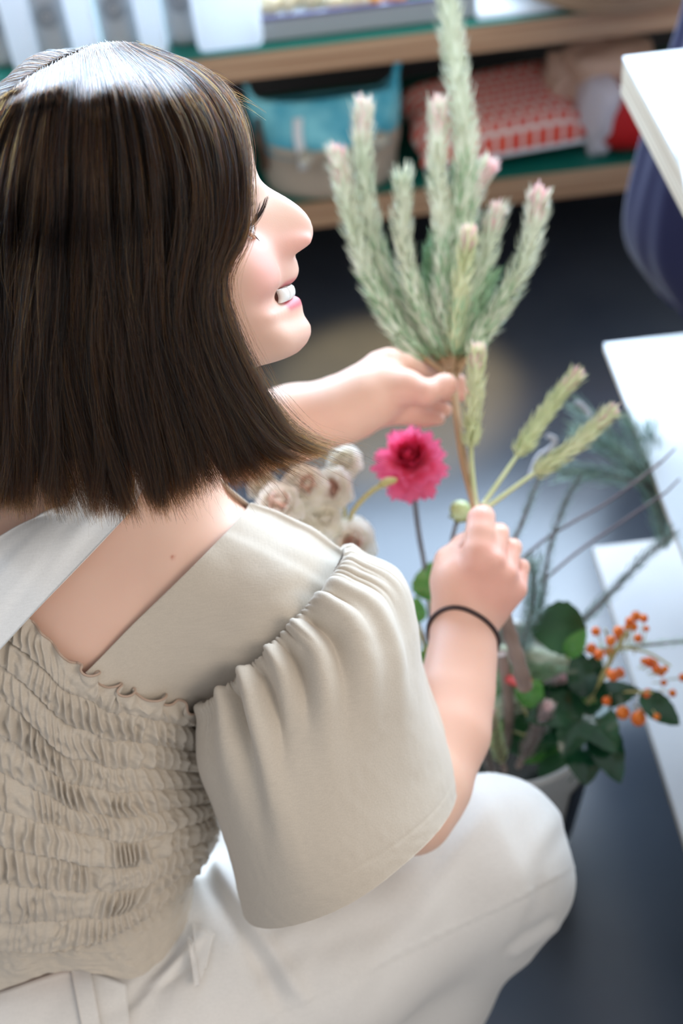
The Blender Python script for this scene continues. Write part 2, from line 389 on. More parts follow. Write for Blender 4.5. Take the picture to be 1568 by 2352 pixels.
# ------------------------------------------------------------------ things on the upper board
mgrey = mat('frosted_grey_pouch', (.42, .44, .45), .5); mink = mat('grey_ink', (.27, .29, .31), .6); mwbox = mat('white_card', (.92, .94, .97), .5)
tr_ = nod(mwbox, 'ShaderNodeBsdfTranslucent'); tr_.inputs[0].default_value = (.95, .97, 1, 1); mx_ = nod(mwbox, 'ShaderNodeMixShader'); mx_.inputs[0].default_value = .55
link(mwbox, bsdf(mwbox).outputs[0], mx_.inputs[1]); link(mwbox, tr_.outputs[0], mx_.inputs[2]); link(mwbox, mx_.outputs[0], mwbox.node_tree.nodes['Material Output'].inputs[0])
def pouch(px, k, lab):
    c = onz(px, 108, ZU); x, y = c[0], YS + .075
    t = thing('coffee_pouch', (x, y, ZU), lab, 'pouch', 'grey standing pouches on the upper shelf')
    nu, nv = 14, 16; uu, vv = np.meshgrid(np.linspace(-1, 1, nu), np.linspace(0, 1, nv), indexing='ij')
    def side(s): return np.stack([x + uu * .031, y + s * (.022 * (1 - vv) ** .5 + .002) * np.sqrt(1.02 - uu ** 2) + vv * .01, ZU + .003 + vv * .20], -1).reshape(-1, 3)
    V = np.concatenate([side(-1), side(1)]); n = nu * nv
    F = gridfaces(nu, nv, flip=True).tolist() + (gridfaces(nu, nv) + n).tolist()
    F += [[i * nv, (i + 1) * nv, n + (i + 1) * nv, n + i * nv] for i in range(nu - 1)]
    mesh('pouch_body', V, F, mgrey, t)
    for r, z in ((.017, .075), (.010, .075)):    # printed round swirl emblem
        a = np.linspace(0.5, 6.2, 24); pp = np.stack([x + r * np.cos(a), np.full(24, y - .0225) , ZU + z + r * np.sin(a)], 1)
        mesh('printed_emblem', *tube(pp, .0018, 6), mink, t)
    for j in range(3): mesh('printed_line', *boxv((x - .016, y - .0215, ZU + .122 + j * .008), (x + .016 - .004 * j, y - .0185, ZU + .125 + j * .008)), mink, t, smooth=False)
for k, (px, lab) in enumerate(((22, 'leftmost grey pouch on the upper shelf at the photo edge'), (138, 'second grey pouch from the left with round emblem on upper shelf'),
                     (283, 'third grey pouch from the left on the upper shelf'), (430, 'rightmost grey pouch on the upper shelf beside the white box'))): pouch(px, k, lab)
for k, (px, lab) in enumerate(((72, 'leftmost narrow white carton between grey pouches'), (208, 'second narrow white carton between grey pouches'), (357, 'third narrow white carton between grey pouches'))):
    c = onz(px, 135, ZU); x = c[0]
    t = thing('white_carton', (x, YS + .05, ZU), lab, 'carton', 'white cartons between the pouches')
    bevel(mesh('carton_body', *boxv((x - .020, YS + .02, ZU + .001), (x + .020, YS + .08, ZU + .16)), mwbox, t, smooth=False), .004)
    mesh('top_flap', *boxv((x - .019, YS + .03, ZU + .1602), (x + .019, YS + .07, ZU + .175)), mwbox, t, smooth=False)
c = onz(535, 128, ZU); x = c[0]
t = thing('white_box', (x, YS + .06, ZU), 'large plain white box at the left of the produce tray', 'box')
bevel(mesh('box_body', *boxv((x - .056, YS + .01, ZU + .001), (x + .052, YS + .15, ZU + .16)), mwbox, t, smooth=False), .012, 4)
mesh('box_lid', *boxv((x - .054, YS + .012, ZU + .1605), (x + .050, YS + .148, ZU + .185)), mwbox, t, smooth=False)
# tray
mtray = mat('pale_grey_tray', (.40, .44, .48), .35); mrim = mat('violet_rim', (.12, .12, .26), .25)
L = onz(598, 104, ZU); R = onz(1098, 50, ZU); tx0, tx1 = L[0], R[0]; ty0 = YS + .03; ty1 = ty0 + .26; zt = ZU + .034
tr = thing('serving_tray', ((tx0 + tx1) / 2, (ty0 + ty1) / 2, ZU), 'pale grey tray with violet rim holding cream and orange flowers', 'tray')
mesh('tray_floor', *boxv((tx0 + .005, ty0 + .005, ZU + .001), (tx1 - .005, ty1 - .005, ZU + .006)), mtray, tr, smooth=False)
for lo, hi in (((tx0, ty0), (tx1, ty0 + .008)), ((tx0, ty1 - .008), (tx1, ty1)), ((tx0, ty0 + .009), (tx0 + .008, ty1 - .009)), ((tx1 - .008, ty0 + .009), (tx1, ty1 - .009))):
    sd = bevel(mesh('tray_side', *boxv((*lo, ZU + .001), (*hi, zt)), mtray, tr, smooth=False), .002, 2)
    mesh('rim', *boxv((lo[0], lo[1], zt + .0002), (hi[0], hi[1], zt + .006)), mrim, sd, smooth=False)['label'] = 'violet glazed rim'
r = rng(4); cols = {'cream': mat('cream_petal', (.80, .72, .50), .7), 'orange': mat('orange_petal', (.85, .38, .02), .6), 'green': mat('green_petal', (.18, .50, .08), .6), 'white': mat('pale_petal', (.85, .85, .82), .6)}
def puff(c, s, m, name, seed):
    V, F = ball((0, 0, 0), 1, 16, 10); V = np.array(V)
    d = 1 + .22 * np.sin(5 * np.arctan2(V[:, 1], V[:, 0]) + seed) * np.sqrt(np.clip(1 - V[:, 2] ** 2, 0, 1)) + .1 * fbm(V[:, 0] * 3 + 5, V[:, 1] * 3 + 5, seed)
    return mesh(name, V * d[:, None] * np.array([s, s, s * .8]) + np.array(c), F, m)
for i in range(44):
    fx = (i % 15 + .5 + .3 * r.standard_normal()) / 15; fy = (i // 15 + .5 + .2 * r.standard_normal()) / 3
    fx = min(max(fx, .06), .94); fy = min(max(fy, .12), .9)
    k = 'cream' if fx < .34 else 'orange' if fx < .66 else 'green' if fx < .82 else 'white'
    if fy < .3 and fx < .5: k = 'cream'
    cc = (tx0 + fx * (tx1 - tx0), ty0 + fy * (ty1 - ty0), ZU + .034 + .012 * r.random())
    o_ = ('leftmost', 'second from the left', 'third from the left', 'fourth from the left', 'fifth from the left', 'sixth from the left', 'seventh from the left', 'in the exact middle', 'seventh from the right', 'sixth from the right', 'fifth from the right', 'fourth from the right', 'third from the right', 'second from the right', 'rightmost')[i % 15]
    tag(puff(cc, .019 + .005 * r.random(), cols[k], 'loose_blossom', i), f'{k} blossom in the {("front", "middle", "back")[i // 15]} row of the pale tray, {o_}', 'flower', 'loose blossoms heaped in the tray')
# plate and wicker basket
def lathe(c, prof, m, name, parent, n=40):
    a = np.linspace(0, 2 * math.pi, n, endpoint=False); p = np.array(prof)
    V = np.stack([np.outer(np.cos(a), p[:, 0]), np.outer(np.sin(a), p[:, 0]), np.tile(p[:, 1], (n, 1))], -1).reshape(-1, 3) + np.array(c)
    return mesh(name, V, gridfaces(n, len(p), cu=True), m, parent)
c = onz(1165, 60, ZU); pl = thing('white_plate', (c[0] + .03, YS + .07, ZU), 'bright white dish between the tray and the round basket', 'dish')
bevel(mesh('dish_body', *boxv((c[0] - .045, YS + .012, ZU + .001), (c[0] + .12, YS + .16, ZU + .012)), mwbox, pl, smooth=False), .01, 3)
c = onz(1400, 12, ZU); cx, cy = c[0] + .03, c[1] + .11
mwick = mat('wicker', (.42, .28, .17), .7); tex_noise_bump(mwick, 60, .5)
bk = thing('wicker_basket', (cx, cy, ZU), 'round shallow wicker basket at the right end of the upper shelf', 'basket')
lathe((cx, cy, ZU), [(.0, .002), (.150, .002), (.172, .02), (.182, .05), (.176, .05), (.165, .02), (.148, .006), (0, .006)], mwick, 'basket_shell', bk)
for j in range(4):
    a = np.linspace(0, 2 * math.pi, 60); rr = (.160, .172, .178, .183)[j]; zz = (.012, .022, .034, .048)[j]
    mesh('wicker_coil', *tube(np.stack([cx + rr * np.cos(a), cy + rr * np.sin(a), ZU + zz + .0015 * np.sin(a * 24 + j * 3)], 1), .0055, 8, cap=False), mwick, bk)
# navy coat hanging behind the highest table
mnavy = mat('navy_cloth', (.016, .018, .085), .85); _set(bsdf(mnavy), 'Sheen Weight', .4)
def drape(sections, m, name, parent=None, n=56, fold=.01, ff=5, seed=0):
    nv = 30; rows = [cr(np.array(sections), np.array([t]))[0] for t in np.linspace(0, 1, nv)]
    a = np.linspace(0, 2 * math.pi, n, endpoint=False); V = []
    for k, s in enumerate(rows):
        rr = 1 + fold / s[3] * (np.sin(a * ff + .6 * math.sin(k * .2) + seed) + .5 * np.sin(a * (ff * 2 + 1) + seed * 2 + k * .05))
        V.append(np.stack([s[0] + s[3] * rr * np.cos(a), s[1] + s[4] * rr * np.sin(a), np.full(n, s[2])], 1))
    V = np.concatenate(V); F = gridfaces(nv, n, cv=True).tolist() + [list(range(n))[::-1], [(nv - 1) * n + i for i in range(n)]]
    return mesh(name, V, F, m, parent)
q = ony(1540, 560, 1.62); hx, hy = q[0] + .01, 1.62
coat = thing('navy_coat', (hx, hy, 0), 'dark navy coat hanging behind the highest white table', 'coat')
drape([(hx + .06, hy, .95, .06, .04), (hx + .05, hy, .70, .075, .05), (hx + .02, hy, .50, .085, .06), (hx + .01, hy, .34, .085, .07), (hx + .05, hy, .22, .06, .06)], mnavy, 'coat_body', coat, fold=.005)
drape([(hx + .13, hy - .01, .93, .035, .03), (hx + .12, hy - .03, .5, .04, .035), (hx + .10, hy - .04, .12, .045, .04), (hx + .10, hy - .04, .01, .045, .04)], mnavy, 'coat_sleeve', coat, fold=.005, ff=3, seed=2)

# ------------------------------------------------------------------ the woman: one continuous body
def headframe(z, aw, tip):
    z, aw, tip = map(math.radians, (z, aw, tip))
    Fv = np.array([math.cos(z) * math.cos(aw), math.sin(z) * math.cos(aw), -math.sin(aw)])
    Uv = np.array([-math.sin(z), math.cos(z), 0]); Uv -= Fv * (Fv @ Uv); Uv /= np.linalg.norm(Uv)
    Sv = np.cross(Fv, Uv)
    return Fv, math.cos(tip) * Uv + math.sin(tip) * Sv, math.cos(tip) * Sv - math.sin(tip) * Uv
HF, HU, HS = headframe(15, 18, 18)
HO = c3(300, 540, .82)
HR = np.array([HF, HU, HS])
def h2c(f, u, s): return HO + np.multiply.outer(f, HF) + np.multiply.outer(u, HU) + np.multiply.outer(s, HS)
def hinv(px, py, s=0.0):                        # head coordinates (forward, up) of the point of plane s seen at (px, py)
    r = c3(px, py, 1.0); x = np.linalg.solve(np.stack([r, -HF, -HU], 1), HO + s * HS); return x[1], x[2]
PROF = np.array([hinv(*p) for p in [(450, 150), (520, 225), (553, 290), (572, 350), (590, 408), (606, 455), (640, 520), (662, 560), (674, 582), (681, 600), (685, 618), (683, 632), (676, 644),
                                    (668, 655), (664, 668), (672, 682), (688, 694), (689, 704), (689, 714), (699, 727), (712, 745), (717, 762), (713, 784), (699, 801), (680, 812), (655, 815)]])
_o = np.argsort(PROF[:, 1]); PU, PF = PROF[_o, 1], PROF[_o, 0]
NOSE = np.array([hinv(*p) for p in [(585, 385), (592, 411), (604, 424), (620, 434), (640, 444), (660, 455), (682, 470), (702, 488), (716, 505), (722, 522), (722, 537), (712, 555), (696, 568), (684, 577), (676, 584), (674, 590)]])
_o = np.argsort(NOSE[:, 1]); NU, NF = NOSE[_o, 1], NOSE[_o, 0]
UN = float(hinv(592, 411)[1]); UT = float(hinv(722, 522)[1]); USN = float(hinv(676, 580)[1]); UM = float(hinv(668, 664)[1]); UP = float(hinv(717, 762)[1])
UE = -.007
FM = float(np.interp(UM, PU, PF))
def gs(x, c, w): return np.exp(-((x - c) / w) ** 2)
def sst(x, a, b): t = np.clip((x - a) / (b - a), 0, 1); return t * t * (3 - 2 * t)
def facefront(u, s):
    b = np.interp(u, PU, PF).astype(np.float32)
    s = np.abs(s)
    low = sst(-u, -UN - .02, -USN)
    b = b - (.012 + .010 * low) * (1 - np.exp(-(s / .022) ** 2)) - 6.5 * s ** 2 - 900 * s ** 4
    b = b - .007 * gs(s, .030, .013) * gs(u, UE, .010)                           # eye socket
    b = b + .0030 * gs(s, .024, .020) * gs(u, UE + .024, .007)                   # brow
    b = b + .0036 * gs(s, .036, .013) * gs(u, USN - .012, .020)                  # smiling cheek
    b = b - .0030 * gs(s, .0235, .0052) * gs(u, (USN + UM) / 2, .016)            # fold beside the mouth
    n = np.interp(u, NU, NF).astype(np.float32) - np.interp(u, PU, PF).astype(np.float32)
    n = np.maximum(n, 0)
    ww = .0060 + .0075 * sst(-u, -UN, -UT - .004)
    shp = np.exp(-(s / ww) ** 2.6) * .72 + .28 * np.exp(-(s / (ww * 1.75)) ** 2)
    b = b + n * shp
    b = b + .011 * gs(s, .0135, .0052) * gs(u, UT - .0075, .0062)                 # nostril wing
    b = b - .004 * gs(s, .0070, .0028) * gs(u, UT - .0148, .0022)
    m = gs(u, UM, .0042) * sst(-s, -.024, -.016)                                 # open smiling mouth
    b = b - .014 * m
    return b
def head_sdf(X, Y, Z):
    q = (X - HO[0], Y - HO[1], Z - HO[2])
    f, u, s = (sum(R_[i] * q[i] for i in range(3)) for R_ in HR)
    def ell(c, r, p=2.0):
        a = [np.abs((v - cc) / rr) for v, cc, rr in zip((f, u, s), c, r)]
        return ((a[0] ** p + a[1] ** p + a[2] ** p) ** (1 / p) - 1) * min(r)
    cr_ = ell((.006, .043, 0), (.091, .078, .068))
    wj = np.clip((u - UP) / .09, 0, 1)
    sj = s / (.62 + .38 * wj)
    a = [np.abs((f - .042) / .086), np.abs((u + .020) / .106), np.abs(sj / .064)]
    jaw = ((a[0] ** 3 + a[1] ** 3 + a[2] ** 2.4) ** (1 / 2.7) - 1) * .06
    low = -(u - (UP - .0185 + .05 * (.10 - f))) * .9                     # underside of the jaw
    k = .03; h = np.maximum(k - np.abs(cr_ - jaw), 0) / k; e = np.minimum(cr_, jaw) - h * h * k * .25
    def smax(a, b, k): h = np.maximum(k - np.abs(a - b), 0) / k; return np.maximum(a, b) + h * h * k * .25
    e = smax(e, low, .03)
    return smax(e, (f - facefront(u, s)) * .8, .008)

VOX = .0018
BF = Field((-.36, -.36, -1.42), (.185, .25, -.66), VOX)
BF.add(HO - .16, HO + .16, head_sdf)
pxm = lambda px, py, d, r: (px, py, d, r * FPX / d)          # radius given in metres
def limb(rows, k=.012, sq=None): BF.chain([pxm(*q) for q in rows], k, sq=sq)
# neck, shoulders, trunk
limb([(345, 760, .86, .052), (310, 1010, .925, .056), (230, 1260, .965, .075)], .03)
limb([(230, 1330, .985, .072), (430, 1340, .965, .057), (600, 1405, .958, .047), (720, 1448, .967, .044)], .05)
limb([(230, 1330, .985, .072), (0, 1260, 1.0, .065), (-190, 1220, 1.06, .055)], .05)
limb([(70, 1500, 1.00, .110), (90, 1850, 1.035, .092), (100, 2150, 1.085, .082)], .06)
limb([(250, 1470, .99, .078), (235, 1800, 1.04, .070)], .05)
# near arm: shoulder, elbow, wrist
limb([(728, 1440, .967, .042), (822, 1650, .985, .040), (938, 1855, 1.00, .034)], .03)
limb([(950, 1868, 1.005, .0265), (988, 1795, 1.02, .0295), (1030, 1680, 1.045, .0305), (1050, 1580, 1.065, .0275), (1062, 1495, 1.08, .0245), (1066, 1440, 1.09, .0235)], .02)
# far arm: shoulder, elbow, wrist
limb([(-190, 1220, 1.07, .046), (60, 1180, 1.20, .040), (330, 1080, 1.26, .035)], .03)
limb([(330, 1080, 1.26, .034), (560, 1000, 1.21, .036), (680, 972, 1.19, .0325), (790, 940, 1.175, .0275), (840, 918, 1.17, .0255)], .02)

# near hand: the back of a right hand closed round the stem
def hand_px(rows, k=.006, sq=None, f=BF): f.chain([(a, b, c, r) for a, b, c, r in rows], k, sq=sq)
HD = 1.09
hand_px([(1066, 1440, 1.09, 62), (1074, 1380, 1.088, 62), (1085, 1330, 1.085, 60)], .012, sq=((.0, .0, 1.), .72))
hand_px([(1050, 1420, 1.09, 50), (1060, 1330, 1.085, 56), (1100, 1300, 1.078, 42)], .014)
hand_px([(1100, 1400, 1.095, 46), (1135, 1350, 1.085, 46), (1160, 1345, 1.08, 32)], .014)
hand_px([(1085, 1390, 1.09, 32), (1098, 1290, 1.066, 30), (1099, 1262, 1.066, 31)], .008)      # index metacarpal
hand_px([(1110, 1390, 1.09, 34), (1134, 1288, 1.062, 25)], .008)
hand_px([(1125, 1400, 1.095, 32), (1163, 1318, 1.068, 24)], .008)
hand_px([(1120, 1420, 1.10, 32), (1188, 1356, 1.080, 21)], .008)
hand_px([(1099, 1262, 1.068, 33), (1102, 1225, 1.072, 31), (1103, 1193, 1.078, 30)], .006)     # index, folded over at the top
hand_px([(1103, 1193, 1.078, 29), (1108, 1188, 1.100, 27), (1112, 1208, 1.118, 24), (1108, 1225, 1.122, 22)], .004)
hand_px([(1136, 1284, 1.068, 25), (1147, 1228, 1.082, 21)], .004)
hand_px([(1147, 1228, 1.082, 21), (1148, 1222, 1.105, 20), (1128, 1238, 1.122, 19), (1108, 1252, 1.122, 17)], .003)
hand_px([(1165, 1314, 1.074, 24), (1177, 1260, 1.088, 20)], .004)
hand_px([(1177, 1260, 1.088, 20), (1178, 1256, 1.108, 19), (1152, 1270, 1.124, 18), (1126, 1282, 1.124, 16)], .003)
hand_px([(1190, 1350, 1.085, 20), (1198, 1302, 1.096, 17)], .004)
hand_px([(1198, 1302, 1.096, 17), (1196, 1300, 1.112, 16), (1172, 1312, 1.124, 15), (1150, 1318, 1.124, 14)], .003)
hand_px([(1040, 1410, 1.10, 38), (1028, 1335, 1.10, 33), (1030, 1288, 1.10, 30)], .010)        # thumb, round the far side
hand_px([(1030, 1288, 1.10, 29), (1062, 1252, 1.118, 25)], .006)
hand_px([(1062, 1252, 1.118, 24), (1096, 1226, 1.128, 21)], .004)

# far hand: a left hand pinching the stems from the left, thumb in front
hand_px([(815, 930, 1.17, 66), (860, 905, 1.165, 66), (895, 885, 1.16, 52)], .014, sq=((.35, .75, .56), .8))
hand_px([(840, 895, 1.175, 50), (878, 846, 1.175, 36), (896, 832, 1.175, 28)], .012)
hand_px([(896, 832, 1.175, 28), (930, 838, 1.185, 24)], .006)                                     # index
hand_px([(930, 838, 1.185, 24), (985, 862, 1.212, 22), (1052, 878, 1.222, 20)], .004)
hand_px([(895, 882, 1.16, 40), (935, 888, 1.15, 33), (975, 902, 1.143, 28)], .010)                 # thumb
hand_px([(975, 902, 1.143, 28), (1018, 886, 1.152, 26), (1026, 884, 1.154, 25)], .005)
hand_px([(860, 915, 1.175, 44), (925, 905, 1.19, 26)], .010)
hand_px([(925, 900, 1.19, 25), (990, 905, 1.215, 21), (1060, 905, 1.222, 18)], .004)           # middle
hand_px([(870, 935, 1.18, 38), (935, 932, 1.195, 24)], .008)
hand_px([(935, 930, 1.195, 23), (985, 938, 1.21, 20), (1022, 942, 1.205, 17)], .003)           # ring
hand_px([(880, 950, 1.18, 30), (930, 955, 1.19, 20), (975, 962, 1.20, 18), (1008, 962, 1.195, 15)], .004)  # little

bV, bQ = BF.polys()
bV = relax(bV, bQ, 2, .5)
q = bV - HO; hf, hu, hs = q @ HF, q @ HU, q @ HS
inhead = (np.abs(hf) < .2) & (np.abs(hu) < .14) & (np.abs(hs) < .09)
fv = inhead * sst(hf, .045, .07)
tint = np.zeros((len(bV), 3), np.float32)
lip = (fv > .5) * np.clip(gs(hu, UM - .0075, .0040) * 1.5 + gs(hu, UM + .0058, .0026) * .9, 0, 1) * sst(-np.abs(hs), -.0225, -.017) * sst(hf, FM - .020, FM - .009)
blush = fv * (gs(np.abs(hs), .042, .022) * gs(hu, USN - .004, .026) + .7 * gs(np.abs(hs), .012, .010) * gs(hu, UT - .007, .010) + .35 * gs(hu, UP, .01) * gs(np.abs(hs), 0, .02))
ppx = 784 + bV[:, 0] / -bV[:, 2] * FPX; ppy = 1176 - bV[:, 1] / -bV[:, 2] * FPX
def near(px, py, r, dmin=1.0): return np.exp(-((ppx - px) ** 2 + (ppy - py) ** 2) / r ** 2) * (-bV[:, 2] > dmin)
hb = np.clip(.55 * near(1100, 1330, 120) + .35 * near(1080, 1600, 200) + near(1140, 1300, 70) + near(1190, 1370, 50) + near(1100, 1170, 40) + near(960, 935, 70) + near(1060, 900, 40), 0, 1)  # hand redness plus a darker tone painted in against strong ambient light
tint[:, 0] = lip; tint[:, 1] = np.clip(blush + .8 * hb, 0, 1); tint[:, 2] = np.exp(-((ppx - 396) ** 2 + (ppy - 1280) ** 2) / 4.5 ** 2) * (-bV[:, 2] < .98)

mskin = mat('skin', (.74, .46, .34), .48)
_set(bsdf(mskin), 'Subsurface Weight', .22); _set(bsdf(mskin), 'Subsurface Radius', (1, .35, .2)); _set(bsdf(mskin), 'Subsurface Scale', .006)
at = nod(mskin, 'ShaderNodeAttribute', attribute_name='tint'); sep = nod(mskin, 'ShaderNodeSeparateColor'); link(mskin, at.outputs['Color'], sep.inputs[0])
tc = nod(mskin, 'ShaderNodeTexCoord'); n1 = nod(mskin, 'ShaderNodeTexNoise', Scale=28, Detail=4); link(mskin, tc.outputs['Object'], n1.inputs['Vector'])
prev = None
def mixc(m, fac, a, b):
    x = nod(m, 'ShaderNodeMix', data_type='RGBA')
    if fac is not None: link(m, fac, x.inputs[0])
    for s, v in ((6, a), (7, b)):
        if isinstance(v, tuple): x.inputs[s].default_value = (*v, 1)
        else: link(m, v, x.inputs[s])
    return x.outputs[2]
base = mixc(mskin, n1.outputs['Fac'], (.78, .53, .41), (.73, .45, .34))
c1 = mixc(mskin, sep.outputs[1], base, (.72, .36, .29)); c2 = mixc(mskin, sep.outputs[0], c1, (.62, .14, .16)); c4 = mixc(mskin, sep.outputs[2], c2, (.45, .12, .06))
link(mskin, c4, bsdf(mskin).inputs['Base Color'])
n2 = nod(mskin, 'ShaderNodeTexNoise', Scale=900, Detail=2); link(mskin, tc.outputs['Object'], n2.inputs['Vector'])
bp = nod(mskin, 'ShaderNodeBump', Strength=.08, Distance=.0005); link(mskin, n2.outputs['Fac'], bp.inputs['Height']); link(mskin, bp.outputs[0], bsdf(mskin).inputs['Normal'])
pbase = P(500, 2500, 1.25); pbase[2] = 0
woman = thing('person', tuple(pbase), 'squatting woman with dark brown bob, beige smocked blouse and white trousers, holding a branch', 'person')
body = mesh('body', c2w(bV), bQ, mskin, woman, colors=tint)

# ------------------------------------------------------------------ face details
bW = c2w(bV)
skinT = BVHTree.FromPolygons([tuple(v) for v in bW.tolist()], bQ.tolist())
def skin_depth(px, py, far=9.0):
    d = Vector(ray(px, py)); h = skinT.ray_cast(CAM, d.normalized(), 3.0)
    return (h[3] / d.length) if h[0] is not None else far
mtooth = mat('tooth', (.80, .79, .76), .2); mlash = mat('lash', (.02, .012, .01), .4); meye = mat('eye_white', (.80, .80, .82), .08); miris = mat('brown_iris', (.08, .03, .015), .08)
th = []
for k in range(-4, 4):
    s0, s1 = (k + .06) * .0058, (k + .94) * .0058
    nu, nv = 5, 6; V = []
    for a in np.linspace(0, 1, nu):
        for b in np.linspace(0, 1, nv):
            s = s0 + (s1 - s0) * a; e = .0012 * (1 - (2 * a - 1) ** 4) * (1 - (2 * b - 1) ** 6)
            f = FM + .0018 - 27 * s * s + e - .0040 * (abs(b - .5) * 2) ** 2 * .3
            V.append(h2c(np.array(f), np.array(UM + .0040 - .0088 * b), np.array(s)))
    V = np.array(V); Vb = V - .004 * HF
    n = nu * nv; F = gridfaces(nu, nv).tolist() + (gridfaces(nu, nv, flip=True) + n).tolist()
    F += [[i, i + 1, n + i + 1, n + i] for i in range(nv - 1)] + [[n - nv + i + 1, n - nv + i, 2 * n - nv + i, 2 * n - nv + i + 1] for i in range(nv - 1)]
    mesh('tooth', c2w(np.concatenate([V, Vb])), F, mtooth, body)
ES = .031; EU = UE; EF = float(facefront(np.array([EU]), np.array([ES]))[0])
for sg in (1, -1):
    ec = h2c(np.array(EF - .0075), np.array(EU), np.array(sg * ES))
    mesh('eyeball', *[c2w(ball(ec, .0118, 24, 16)[0]), ball(ec, .0118, 24, 16)[1]], meye, body)
    mesh('iris', *[c2w(ball(ec + .0070 * HF, .0056, 20, 12, )[0]), ball(ec, .0056, 20, 12)[1]], miris, body)
lash = []
r = rng(11)
for i in range(46):
    t = i / 45; s = ES - .013 + .028 * t; ph = math.pi * t
    u0 = EU + .0052 * math.sin(ph) ** .6 + .0005; f0 = EF + .0050 - 24 * (s - ES + .004) ** 2 * 1.0
    L = .0100 + .003 * t + .0010 * r.standard_normal(); sp = (t - .35) * .006 + .0006 * r.standard_normal()
    pts = [h2c(np.array(f0 + L * .95 * q), np.array(u0 + L * (.10 * q + .85 * q ** 2.2)), np.array(s + sp * q)) for q in np.linspace(0, 1, 6)]
    lash.append(tube(c2w(np.array(pts)), np.linspace(.00026, .00006, 6), 4))
for i in range(26):
    t = i / 25; s = ES - .010 + .022 * t; u0 = EU - .0058 * math.sin(math.pi * t) ** .6; f0 = EF + .0032 - 24 * (s - ES + .004) ** 2
    L = .0045; pts = [h2c(np.array(f0 + L * .8 * q), np.array(u0 - L * .8 * q ** 1.3), np.array(s + (t - .4) * .003 * q)) for q in np.linspace(0, 1, 5)]
    lash.append(tube(c2w(np.array(pts)), np.linspace(.00014, .00005, 5), 4))
tag(mesh('eyelashes', *merge(lash), mlash, woman), 'long dark curled eyelashes')
lid = []
for sg, du in ((1, .0060), (1, -.0062)):
    pts = [h2c(np.array(EF + .0046 - 26 * (s - ES + .004) ** 2), np.array(EU + du * math.sin(math.pi * t) ** .6), np.array(s)) for t, s in ((t, ES - .014 + .029 * t) for t in np.linspace(0, 1, 14))]
    lid.append(tube(c2w(np.array(pts)), np.linspace(.0012, .0012, 14), 8))
mesh('eyelid', *merge(lid), mskin, body)

# ------------------------------------------------------------------ hair
GUIDES = [
 [(330,112,.845),(450,146,.84),(526,215,.832),(561,300,.820),(570,390,.808),(570,470,.795),(556,542,.784),(520,598,.776),(497,650,.776),(515,730,.782),(556,825,.792),(606,925,.80),(655,1000,.805),(722,1040,.81)],
 [(300,108,.84),(420,150,.82),(500,235,.79),(535,335,.775),(540,440,.765),(530,525,.76),(500,592,.758),(482,660,.762),(497,750,.77),(532,845,.78),(577,940,.79),(615,1015,.795),(665,1052,.80)],
 [(270,106,.835),(370,165,.79),(440,265,.765),(472,380,.755),(476,490,.75),(458,585,.748),(446,680,.752),(458,780,.76),(490,880,.77),(530,970,.78),(562,1050,.785),(600,1098,.79)],
 [(245,106,.83),(320,185,.78),(372,300,.755),(395,420,.745),(393,540,.742),(382,660,.744),(390,780,.752),(415,890,.762),(447,990,.772),(475,1070,.78),(495,1120,.785)],
 [(230,110,.825),(270,210,.775),(292,330,.75),(302,460,.74),(300,600,.74),(304,740,.745),(322,870,.755),(345,990,.765),(368,1090,.775),(383,1160,.78)],
 [(195,122,.82),(205,230,.775),(205,350,.752),(205,490,.742),(205,630,.742),(210,770,.748),(225,900,.756),(245,1020,.766),(255,1110,.776),(260,1178,.782)],
 [(140,148,.815),(125,250,.78),(110,370,.76),(105,500,.75),(100,640,.75),(100,780,.755),(105,910,.762),(110,1030,.772),(110,1110,.78),(110,1172,.785)],
 [(80,180,.812),(40,280,.79),(15,400,.775),(0,520,.768),(-10,660,.768),(-10,800,.772),(-5,930,.778),(0,1050,.785),(-5,1158,.79)],
 [(20,225,.81),(-50,330,.80),(-95,450,.798),(-115,580,.797),(-125,720,.797),(-125,850,.80),(-120,1000,.805),(-120,1150,.81)],
 [(-60,290,.815),(-150,400,.825),(-205,520,.84),(-225,660,.85),(-230,800,.855),(-230,950,.86),(-230,1140,.865)],
 [(-90,320,.84),(-190,430,.88),(-240,560,.91),(-250,700,.92),(-250,850,.92),(-240,1130,.92)],
 [(-60,285,.82),(-150,330,.88),(-200,450,.94),(-210,620,.96),(-205,800,.965),(-200,1100,.96)],
 [(60,185,.82),(0,200,.87),(-60,260,.94),(-80,400,.97),(-80,700,.985),(-80,1050,.98)],
 [(150,132,.825),(110,120,.87),(70,170,.94),(60,400,.975),(60,700,.985),(60,1050,.98)],
 [(250,104,.845),(260,120,.90),(265,200,.95),(265,500,.965),(270,800,.97),(300,1040,.96)],
 [(350,115,.85),(430,150,.88),(480,240,.91),(490,400,.92),(470,650,.925),(500,850,.93),(530,980,.92)]]
NG = len(GUIDES); NK = 25; VK = np.linspace(0, 1, NK)
GT = np.stack([crl(g, VK) for g in GUIDES])                  # NG x NK x 3
LIM = np.full((NG, NK), 9.0)                                 # keep every guide clear of head and shoulders
for i in range(NG):
    for k in range(NK):
        if i >= 10 and k > 8 or i in (14, 15) and k > 3: continue
        x_, y_, d_ = GT[i, k]; sdp = min(skin_depth(x_ + ex, y_ + ey) for ex, ey in ((0, 0), (14, 0), (-14, 0), (0, 14)))
        if i < 10 or d_ < sdp + .03: LIM[i, k] = sdp - (.012 if k < 13 else .007)
D_ = np.minimum(GT[..., 2], LIM)
